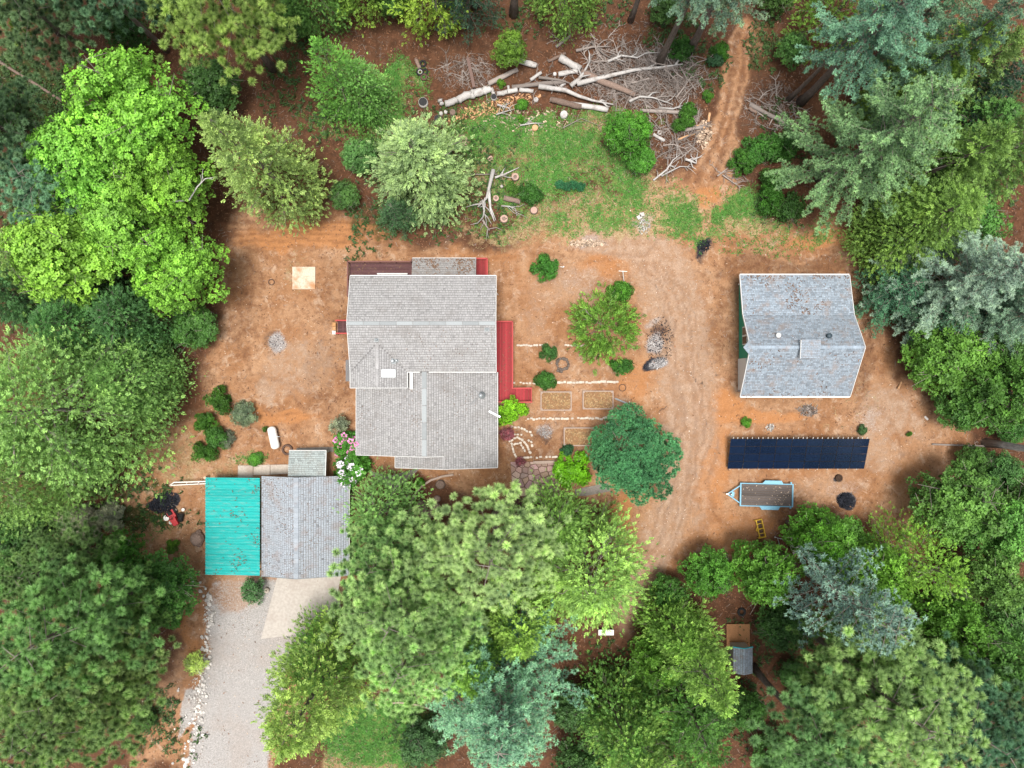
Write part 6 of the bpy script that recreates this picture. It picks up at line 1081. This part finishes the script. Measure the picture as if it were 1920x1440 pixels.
# conifers and broadleaf trees round the yard: kind, map position, height, crown radius, leaf colour, label
for a in (
 # top left
 ('F:pine', 205, 128, 24, 4.4, (.075,.125,.055), 'dusky green pine in the far top left corner behind the bright maple'),
 ('F:pine', 312, 95, 24, 3.8, (.06,.115,.065), 'blue tinged pine above the bright maple, left of the orange snag'),
 ('F:pine', 120, 70, 22, 3.6, (.13,.18,.05), 'yellow green pine cut by the top left corner'),
 ('F:pine', 512, 128, 27, 5.2, (.15,.20,.055), 'big olive green pine with pompom tufts on the top edge'),
 ('loose', 595, 78, 17, 3.3, (.085,.19,.035), 'bright green thin cedar between the pompom pine and the meadow'),
 ('loose', 655, 120, 12, 2.6, (.10,.20,.05), 'short loose cedar beside the meadow, below the top yellow green cedars'),
 ('F:cedar', 692, 5, 24, 3.8, (.13,.21,.035), 'yellow green cedar on the top edge, left of its twin'),
 ('F:cedar', 815, 22, 24, 4.2, (.15,.23,.035), 'yellow green cedar on the top edge above the old tyres'),
 ('F:darkfir', 882, 50, 22, 3.2, (.045,.10,.058), 'dark blue green fir on the top edge above the brown beam'),
 ('F:cedar', 1058, 22, 16, 3.7, (.085,.16,.03), 'mid green cedar on the top edge above the log pile'),
 ('oak', 957, 86, 6, 2.1, (.085,.17,.025), 'small round green tree standing over the left end of the log pile'),
 ('maple', 235, 210, 17, 7.2, BR, 'vivid green maple, tallest of the maples on the left'),
 ('maple', 150, 300, 15, 5.6, BR, 'vivid green maple lobe nearest the left edge'),
 ('maple', 300, 345, 15, 5.2, (.105,.225,.03), 'vivid green maple behind the bare white branch'),
 ('maple', 115, 475, 15, 5.8, (.125,.25,.035), 'vivid green maple below the others on the left edge'),
 ('maple', 325, 500, 14, 5.2, BR, 'vivid green maple overhanging the dirt yard by the concrete pad'),
 ('maple', 225, 415, 14, 5.0, (.11,.235,.035), 'vivid green maple wedged among the other maples'),
 ('cedar', 390, 225, 25, 4.5, (.155,.225,.065), 'yellow olive cedar leaning out right of the bright maples'),
 ('pine', 30, 325, 14, 3.9, (.075,.14,.085), 'blue green pine at the left edge behind the maples'),
 ('pine', 8, 470, 13, 3.0, YG, 'yellowish pine cut by the left edge beside the maple'),
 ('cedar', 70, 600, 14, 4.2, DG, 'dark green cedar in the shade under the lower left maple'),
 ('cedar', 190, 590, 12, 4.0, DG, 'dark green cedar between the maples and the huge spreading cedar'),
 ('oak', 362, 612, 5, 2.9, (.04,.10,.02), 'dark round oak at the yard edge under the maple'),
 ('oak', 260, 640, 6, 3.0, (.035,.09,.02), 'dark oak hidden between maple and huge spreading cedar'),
 ('wide', 25, 772, 21, 8.2, (.125,.21,.06), 'huge spreading cedar filling the left edge'),
 ('wide', 205, 712, 12, 4.4, (.11,.19,.055), 'spreading cedar reaching over the dirt beside the ash heap'),
 ('wide', -50, 905, 20, 5.4, (.125,.20,.055), 'lower lobe cedar of the huge spreading mass on the left edge'),
 ('cedar', 766, 262, 15, 5.3, (.14,.215,.085), 'pale yellow green cedar standing between meadow and house'),
 ('oak', 672, 290, 5, 2.2, MG, 'small green oak left of the pale cedar'),
 ('oak', 645, 366, 3.6, 1.9, (.04,.10,.022), 'dark round bush left of the pale cedar foot'),
 ('darkfir', 732, 385, 8, 2.2, (.045,.10,.04), 'dark low fir tucked under the pale cedar'),  # added dark crown stands in for the cedar's shaded lower side
 ('oak', 390, 150, 8, 3.4, (.035,.085,.022), 'dark green oak behind the bright maple and pompom pine'),
 ('oak', 225, 45, 8, 2.8, (.03,.08,.02), 'dark green oak deep between the two top left pines'),
 # fill at the frame edges
 ('F:oak', 1440, 1395, 8, 3.2, (.045,.11,.025), 'dark oak on the bottom edge below the little shed'),
 ('F:oak', 1530, 1405, 9, 3.4, (.05,.12,.035), 'dark oak on the bottom edge under the pine with the leaning trunk'),
 ('F:oak', 1478, 1255, 3, 1.9, (.04,.10,.022), 'low dark bush on the bare ground right of the little shed'),
 ('F:oak', 1385, 1310, 6, 2.4, (.04,.10,.022), 'dark oak between the leaning trunk and the long yellow cedar'),
 ('oak', 1905, 800, 5, 2.1, (.04,.10,.022), 'small dark oak above the bare grey trunk at the right edge'),
 ('F:oak', 560, 60, 6, 2.4, (.045,.10,.025), 'small dark oak on the top edge between pompom pine and green cedar'),
 ('F:oak', 745, 20, 7, 2.6, (.05,.11,.025), 'small oak on the top edge between the two yellow green cedars'),
 ('F:oak', 1470, 110, 5, 2.0, (.045,.105,.025), 'small dark oak right of the track near the top edge'),
 ('F:oak', 1240, 30, 5, 2.0, (.04,.095,.022), 'small dark oak behind the brush pile on the top edge'),
 ('F:oak', 1650, 1120, 6, 2.6, (.04,.10,.022), 'dark oak under the silvery blue pine'),
 ('F:oak', 1840, 660, 8, 3.4, (.04,.10,.022), 'dark oak behind the yellow green oak on the right'),
 ('F:pine', 120, 300, 24, 4.4, (.07,.125,.065), 'dusky pine filling the left edge above the blue green one'),
 ('F:oak', 20, 230, 6, 3.2, (.04,.09,.025), 'low dark oak on the grass at the far left edge'),
 ('F:cedar', 90, 560, 13, 3.8, DG, 'dark cedar at the left edge beneath the lowest maple'),
 ('F:oak', 330, 25, 7, 3.0, (.035,.085,.022), 'dark oak behind the orange snapped pole'),
 ('F:cedar', 610, 30, 14, 3.4, (.06,.13,.03), 'green cedar on the top edge between pompom pine and yellow cedars'),
 ('F:oak', 1440, 15, 6, 2.4, (.045,.10,.025), 'dark oak on the top edge right of the track'),
 ('F:fir', 1640, 110, 22, 4.4, (.075,.145,.085), 'green fir between the top edge fir and the largest fir'),
 ('F:cedar', 1740, 290, 15, 4.4, (.05,.11,.03), 'dark cedar behind the largest fir'),
 ('F:cedar', 1790, 330, 18, 4.6, (.07,.125,.03), 'cedar on the right edge between the green cedar and the pale fir'),
 ('F:oak', 1770, 440, 9, 4.0, (.045,.11,.022), 'dark oak under the pale blue fir star'),
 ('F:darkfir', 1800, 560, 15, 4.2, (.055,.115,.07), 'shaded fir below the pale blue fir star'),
 ('F:oak', 1880, 940, 10, 4.2, (.06,.135,.03), 'green oak on the right edge between its larger neighbours'),
 ('F:oak', 1850, 1140, 9, 3.8, (.05,.12,.028), 'green oak on the right edge below the lime cedar and oak'),
 ('F:oak', 1740, 1140, 8, 3.0, (.045,.115,.025), 'low green oak below the lime cedar'),
 ('F:pine', 1730, 1250, 24, 4.2, (.07,.13,.065), 'dusky pine on the right edge at the bottom'),
 ('F:oak', 1640, 1300, 9, 3.6, (.04,.10,.025), 'dark oak between the pale pine and the dark corner pine'),
 ('F:cedar', 1230, 1350, 15, 4.0, (.05,.115,.028), 'dark cedar on the bottom edge right of the light green one'),
 ('F:oak', 1080, 1400, 9, 3.4, (.045,.105,.03), 'dark oak under the silvery fir on the bottom edge'),
 ('F:oak', 140, 1290, 8, 3.6, (.045,.11,.025), 'dark oak below the large green pine on the left'),
 ('F:oak', 60, 1060, 7, 3.2, (.04,.10,.022), 'dark oak at the far left edge below the grey bush'),
 ('F:fir', 1800, 605, 15, 5.0, (.095,.165,.11), 'blue green fir at the right edge just above the yellow green oak'),
 ('F:cedar', 1700, 215, 20, 4.2, (.08,.14,.035), 'green cedar wedged between the largest fir and the right edge'),
 # top right
 ('F:tallfir', 1237, 118, 32, 4.6, (.10,.165,.115), 'tall fir beside the track whose bare trunk rises from the log pile', 0),
 ('F:tallfir', 1292, 95, 30, 5.2, (.11,.18,.115), 'blue green fir hanging over the top of the dirt track', 1),
 ('F:loose', 1535, 62, 21, 4.4, (.075,.155,.025), 'mid green cedar at the top edge right of the track'),
 ('F:tallfir', 1500, 192, 28, 5.6, (.095,.18,.12), 'blue green fir on the top edge behind the largest fir', 1),
 ('cedar', 1875, 40, 22, 3.8, (.115,.18,.035), 'yellow green cedar near the top right corner'),
 ('cedar', 1800, 130, 16, 3.4, (.10,.16,.035), 'yellow green cedar glimpsed behind the largest fir'),
 ('fir', 1790, 168, 27, 7.6, (.11,.20,.085), 'largest fir, pale star of layered branches at upper right', 0),
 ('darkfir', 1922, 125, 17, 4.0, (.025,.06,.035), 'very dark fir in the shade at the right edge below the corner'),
 ('fir', 1935, -20, 27, 5.0, (.10,.17,.12), 'blue green fir cut by the top right corner', 0),
 ('cedar', 1895, 250, 20, 4.6, (.075,.135,.03), 'green cedar on the right edge below the very dark fir'),
 ('cedar', 1830, 375, 17, 5.0, (.075,.13,.03), 'wide green cedar between the largest fir and the right hand blue fir'),
 ('cedar', 1745, 420, 12, 4.0, (.075,.14,.028), 'lower green cedar beside the dark end of the yard'),
 ('fir', 1930, 495, 19, 6.8, (.13,.20,.145), 'pale blue fir star on the right edge above the green oaks', 1),
 ('darkfir', 1722, 530, 9, 3.9, (.05,.115,.068), 'dark blue green fir next to the blue roofed barn'),
 ('darkfir', 1815, 590, 10, 3.8, (.06,.125,.075), 'dark blue green fir right of the one next to the barn'),
 ('oak', 1790, 672, 11, 4.6, (.065,.145,.024), 'yellow green oak right of the barn under the blue firs'),
 ('oak', 1885, 735, 12, 4.6, (.045,.11,.02), 'dark green oak on the right edge below the blue fir'),
 ('oak', 1822, 762, 8, 3.2, (.04,.10,.02), 'dark low oak at the edge of the dirt above the bare trunk'),
 ('oak', 1808, 950, 12, 5.0, (.07,.155,.03), 'large green oak right of the charcoal ring'),
 ('oak', 1885, 1000, 12, 4.2, (.07,.155,.035), 'green oak on the right edge touching the large one'),
 ('oak', 1832, 862, 5, 1.9, (.04,.095,.022), 'small dark oak near the bare grey trunk'),
 ('oak', 1885, 888, 7, 2.5, (.05,.11,.03), 'dark oak on the right edge just below the bare grey trunk'),
 # bottom right
 ('oak', 1535, 1008, 14, 3.1, (.06,.16,.02), 'bright green oak beside the blue trailer'),
 ('oak', 1655, 1080, 17, 3.6, (.085,.19,.025), 'bright green oak next to and beyond the one beside the trailer', 1),
 ('oak', 1590, 1025, 11, 3.6, (.055,.145,.02), 'green oak filling the gap below the charcoal ring', 1),
 ('loose', 1800, 1090, 16, 3.6, (.11,.21,.03), 'lime green loose cedar right of the bright oaks'),
 ('oak', 1875, 1085, 13, 3.6, (.07,.15,.032), 'green oak on the right edge below the lime cedar'),
 ('oak', 1337, 1078, 9, 3.0, (.055,.145,.022), 'round green oak at the bottom of the dirt turnaround'),
 ('oak', 1258, 1118, 7, 2.2, (.045,.11,.022), 'small dark oak left of the round one by the turnaround'),
 ('oak', 1448, 1082, 14, 3.8, (.06,.155,.022), 'green oak right of the round one, below the yellow scraper', 1),
 ('sugar', 1685, 1185, 27, 5.2, (.115,.20,.155), 'silvery blue pine with clubbed branches in the lower right'),
 ('oak', 1474, 1182, 7, 3.2, (.03,.085,.02), 'dark oak right of the little shed'),
 ('tallpine', 1765, 1392, 30, 5.6, (.155,.235,.095), 'tall pale pompom pine near the bottom right corner', 0),
 ('pine', 1690, 1325, 23, 3.8, (.10,.17,.05), 'green pompom pine left of the tall pale one'),
 ('F:tallpine', 1412, 1249, 29, 5.0, (.085,.16,.065), 'darker pine on the bottom edge with a long bare leaning trunk', 1),
 ('cedar', 1368, 1332, 24, 3.8, (.135,.225,.05), 'long yellow green cedar leaning over the little shed'),
 ('cedar', 1296, 1228, 16, 3.0, (.10,.18,.035), 'green cedar just inward of the long yellow one'),
 ('oak', 1235, 1248, 12, 3.0, (.065,.155,.022), 'green oak below the dirt turnaround'),
 ('loose', 1345, 1430, 22, 4.4, (.05,.115,.025), 'dark green cedar on the bottom edge left of the dark pine'),
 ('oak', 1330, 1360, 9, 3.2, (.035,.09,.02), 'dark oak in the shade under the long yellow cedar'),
 ('oak', 1795, 1175, 14, 4.0, (.055,.145,.022), 'green oak right of the silvery blue pine'),
 ('oak', 1878, 1255, 15, 4.2, (.06,.14,.03), 'green oak on the right edge below the others'),
 ('oak', 1700, 1250, 12, 3.4, (.05,.125,.025), 'green oak behind the silvery blue pine'),
 ('pine', 1900, 1425, 25, 4.6, (.055,.115,.07), 'dark blue green pine in the bottom right corner'),
 ('oak', 1545, 1335, 7, 3.0, (.035,.085,.022), 'dark oak beside the bare leaning trunk at the bottom'),
 ('oak', 1800, 1310, 9, 3.4, (.045,.10,.025), 'dark oak right of the tall pale pine'),
 # bottom centre
 ('pine', 725, 1190, 25, 5.7, (.17,.265,.095), 'broad pale pompom pine right of the garage', 2),
 ('pine', 745, 1275, 27, 4.7, (.18,.27,.10), 'pale pompom pine lowest of the cluster below the house', 0),
 ('pine', 918, 1065, 26, 5.0, (.18,.275,.10), 'pale pompom pine in front of the house', 1),
 ('loose', 695, 978, 12, 3.7, (.10,.185,.05), 'loose green cedar touching the garage roof corner', 1),
 ('pine', 692, 1075, 19, 3.5, (.12,.20,.07), 'green pompom pine against the garage', 0),
 ('cedar', 1125, 1120, 20, 5.6, (.13,.225,.055), 'round lime cedar between the patio and the dirt turnaround', 2),
 ('loose', 1050, 1010, 14, 3.6, (.10,.18,.04), 'green cedar inward of the round lime one, by the patio', 1),
 ('cedar', 975, 1222, 17, 3.8, (.135,.225,.045), 'yellow green cedar right of the pale pompom pines', 0),
 ('cedar', 882, 1300, 19, 3.5, (.14,.235,.045), 'yellow green cedar at the right end of the curved lawn border', 1),
 ('fir', 935, 1415, 26, 8.6, (.11,.20,.13), 'silvery fir star on the bottom edge', 1),
 ('loose', 1185, 1430, 17, 4.3, (.065,.14,.03), 'dark green cedar right of the silvery fir', 0),
 ('cedar', 1225, 1490, 20, 4.4, (.11,.19,.045), 'light green cedar on the bottom edge right of the silvery fir', 2),
 ('oak', 1078, 1335, 8, 2.8, (.035,.085,.025), 'dark oak between the silvery fir and dark cedar'),
 ('cedar', 522, 1405, 25, 5.3, (.13,.21,.045), 'long lime cedar between gravel drive and lawn', 1),
 ('loose', 572, 1285, 15, 4.0, (.08,.16,.035), 'green cedar over the concrete apron', 0),
 ('oak', 790, 1400, 6, 2.9, (.035,.085,.03), 'dark oak at the right of the bottom lawn'),
 # bottom left
 ('pine', 20, 1235, 27, 5.2, (.09,.16,.055), 'large green pine on the left edge below the grey bush', 1),
 ('pine', 60, 1335, 24, 4.7, (.125,.20,.065), 'green pine left of the gravel drive', 0),
 ('pine', -5, 1440, 27, 5.2, (.13,.20,.065), 'green pine in the bottom left corner', 2),
 ('pine', 150, 1190, 18, 3.5, (.085,.155,.05), 'green pine inward of the others in the lower left', 0),
 ('oak', 285, 1110, 10, 4.6, (.05,.135,.025), 'dark green oak at the top of the gravel drive'),
 ('oak', 215, 1045, 8, 3.0, (.045,.13,.018), 'dark green oak below the grey bush'),
 ('oak', 105, 1075, 8, 3.4, (.05,.12,.028), 'dark green oak left of the one below the grey bush'),
 ('oak', 22, 1000, 8, 3.0, (.035,.09,.022), 'dark green oak on the left edge above the large pine'),
 ('pine', 25, 1090, 19, 3.6, (.08,.14,.05), 'shaded pine on the left edge above the large green one'),
 ('oak', 265, 1355, 3, 1.4, (.04,.09,.02), 'small dark oak by the rocks left of the drive'),
):
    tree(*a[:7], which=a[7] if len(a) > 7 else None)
# garden and yard trees
tree('sequoia', 1190, 862, 11, 5.7, (.04, .13, .055), 'dense dark blue green conifer between the raised beds and the dirt road')
tree('oak', 1182, 245, 7, 2.9, (.05, .15, .018), 'bright green tree at the right end of the meadow')
tree('oak', 1203, 298, 4.5, 1.8, (.05, .16, .02), 'small bright tree just below the one at the end of the meadow')
tree('feather', 1132, 612, 4.2, 3.6, (.085, .17, .025), 'feathery lime bush spreading in the garden right of the red deck')
for px, py, h, r, col, lab in (
 (1027, 502, 3.2, 1.5, (.05, .15, .025), 'round green shrub by the left clothesline post'),
 (1167, 548, 3.0, 1.4, (.06, .17, .022), 'round green shrub by the right clothesline post'),
 (1168, 686, 2.4, 1.3, (.04, .12, .022), 'dark shrub at the lower right foot of the feathery bush'),
 (1032, 661, 2.2, 1.0, (.05, .13, .03), 'small soft shrub left of the ring of stones'),
 (1022, 711, 2.4, 1.2, (.045, .13, .022), 'round shrub at the left end of the white block row'),
 (956, 774, 3.2, 1.9, (.14, .32, .02), 'yellow lime shrub below the red stairs'),
 (1068, 886, 2.6, 2.1, (.10, .27, .012), 'vivid lime shrub at the corner of the flagstone patio'),
 (1065, 845, 1.4, .75, (.03, .10, .04), 'clipped dark ball shrub above the vivid lime one'),
 (411, 752, 2.6, 1.6, (.045, .12, .018), 'dark green shrub topmost of the line left of the white tank'),
 (383, 790, 2.2, 1.25, (.045, .12, .018), 'dark green shrub second down the line left of the white tank'),
 (405, 818, 2.2, 1.4, (.045, .12, .022), 'dark green shrub third down the line left of the white tank'),
 (382, 848, 2.4, 1.4, (.045, .13, .018), 'dark green shrub lowest in the line left of the white tank'),
 (1410, 290, 3.0, 1.7, (.04, .125, .022), 'dark shrub beside the track, nearest the brush'),
 (1445, 278, 3.2, 1.7, (.045, .13, .025), 'dark shrub right of the one beside the track'),
 (1482, 268, 3.0, 1.6, (.035, .105, .022), 'dark shrub nearest the largest fir, top of the group'),
 (1398, 305, 2.8, 1.4, (.045, .13, .02), 'dark shrub low beside the track'),
 (1455, 335, 3.0, 1.6, (.04, .12, .02), 'dark shrub under the tip of the largest fir branch'),
 (1448, 372, 3.4, 1.8, (.04, .125, .018), 'dark shrub just above the end of the grass'),
 (1478, 390, 3.0, 1.7, (.04, .115, .022), 'dark shrub lowest below the largest fir'),
 (1290, 205, 1.8, 1.0, (.05, .14, .018), 'small shrub above the grey pole in the log pile'),
 (1282, 230, 1.8, 1.25, (.045, .13, .018), 'small shrub below the grey pole in the log pile'),
 (1326, 178, 1.2, .65, (.06, .16, .02), 'tiny bright shrub at the right of the brush pile'),
 (1352, 92, 2.0, 1.0, (.045, .13, .018), 'shrub at the left edge of the track'),
 (1343, 112, 2.0, .9, (.045, .10, .05), 'greyish shrub below the one at the left edge of the track'),
 (1280, 92, 2.2, 1.4, (.035, .10, .018), 'shrub behind the tall bare trunk'),
 (980, 196, 1.2, .75, (.06, .16, .02), 'tiny shrub in front of the sawn logs'),
 (977, 222, .8, .45, (.07, .18, .02), 'tiny shrub lower in front of the sawn logs'),
 (938, 155, .9, .5, (.08, .18, .02), 'tiny bright shrub behind the sawn logs'),
 (995, 366, 2.0, 1.35, (.035, .105, .018), 'dark shrub among the stumps on the meadow'),
 (961, 354, 1.2, .9, (.045, .11, .018), 'small shrub among the stumps on the meadow'),
 (1398, 792, 1.0, .62, (.07, .18, .018), 'tiny green shrub between the barn and the solar panels'),
 (1617, 807, 1.0, .6, (.05, .11, .04), 'tiny grey green shrub above the right end of the solar panels'),
 (1706, 814, .7, .35, (.06, .15, .02), 'tiny weed in the dirt right of the solar panels'),
 (322, 1028, 1.5, .78, (.06, .15, .018), 'small green shrub left of the teal roof'),
 (480, 862, .8, .9, (.05, .15, .018), 'low weed patch behind the concrete walk'),
 (496, 805, .7, .35, (.06, .12, .02), 'tiny weed left of the white tank'),
 (788, 866, 1.0, .55, (.04, .12, .02), 'small plant under the house eave'),
 (788, 905, .9, .5, (.06, .20, .015), 'small bright plant inside the curved border'),
 (330, 1165, .8, .8, (.05, .15, .02), 'low shrub by the stones at the top of the drive'),
):
    tree('shrub', px, py, h, r, col, lab)
for px, py in ((1050, 345), (1064, 349), (1076, 346), (1088, 350)):
    tree('grey', px, py, .9, .62, (.03, .115, .05), 'dark blue green clump of plants growing in a row on the meadow', group='plant clumps on the meadow')
tree('grey', 456, 775, 1.8, 1.7, (.10, .13, .085), 'grey green bush right of the dark shrub line')
tree('grey', 425, 822, 1.3, 1.1, (.09, .115, .08), 'greyish bush at the foot of the dark shrub line')
for px, py, r, lab in ((150, 985, 2.6, 'dusty grey bush above the dark oaks in the lower left'), (205, 968, 1.9, 'dusty grey bush, smaller right hand one in the lower left')):
    tree('grey', px, py, 2.6, r, (.16, .17, .13), lab)
tree('sparse', 472, 1106, 2.6, 1.8, (.03, .075, .025), 'young dark leafed sapling below the teal roof')
tree('sparse', 366, 1242, 1.4, 1.6, (.20, .25, .07), 'yellow green grassy clump beside the drive rocks')
tree('sparse', 636, 798, 3.4, 1.2, (.13, .16, .11), 'thin grey sapling above the pink flowering bush')
for px, py, lab, pc in ((655, 832, 'bush with pink blossoms at the corner of the house', (.62, .22, .42)), (658, 882, 'bush with white blossoms between garage and house', (.75, .68, .78))):
    o = tree('flower', px, py, 2.8, 1.9 if py < 850 else 2.2, (.045, .14, .018), lab)
    cr = [c for c in o.children if c.name.startswith('crown')][0]; n = 34; co = np.zeros(len(cr.data.vertices)*3); cr.data.vertices.foreach_get('co', co); co = co.reshape(-1, 3)
    top = co[co[:, 2] > np.percentile(co[:, 2], 60)]; P = top[rng.integers(0, len(top), n)]
    v, fs, tt = stamp([t_rosette(10, .18, .15) for _ in range(3)], P, np.tile([0, 0, 1.], (n, 1))+rng.normal(0, .4, (n, 3)), rng.uniform(.8, 1.5, n), rng.uniform(.3, .8, n))
    link('blossom', mesh_np('blossom', v, fs, simple('petals', pc, .6, .15, tint=True, bump=0), tt), o)['kind'] = 'stuff'
for px, py, s_ in ((950, 815, 1.0), (976, 865, .7)):
    tree('sparse', px, py, 1.4, 1.0*s_, (.10, .03, .04), 'dark red leafed bush %s' % ('by the house wall' if s_ == 1 else 'at the top of the flagstone patio'))
# standing trunks whose crowns lie beyond the frame
for px, py, h, r, lab in ((1848, 831, 30, .42, 'bare grey trunk of a tree rising at the right edge'), (963, 28, 26, .45, 'dark trunk on the top edge left of the mid green cedar'), (890, 10, 26, .4, 'dark trunk cut by the top edge above the dark fir'),
                          (1182, 40, 27, .3, 'slim dark trunk on the top edge behind the brush pile'), (1478, 188, 22, .26, 'slim broken snag leaning beside the largest fir'), (1900, 1350, 28, .3, 'dark trunk by the bottom right corner')):
    x, y, _ = W(px, py); o = thing('bare_trunk', lab, 'tree trunk', (x, y, 0)); tm = trunk_mesh('bare_trunk', h, r, None, top=.3); tm.materials[0] = mat_grey_bark if 'grey' in lab else mat_bark; link('trunk', tm, o)
    C = [branch_curve((0, 0, rng.uniform(h*.35, h)), rng.uniform(0, 6.3), rng.uniform(.6, 2.0), rng.uniform(0, .4), .1) for _ in range(12)]
    link('dead_branches', limb_mesh('dead_branches', C, .04), o)['kind'] = 'stuff'
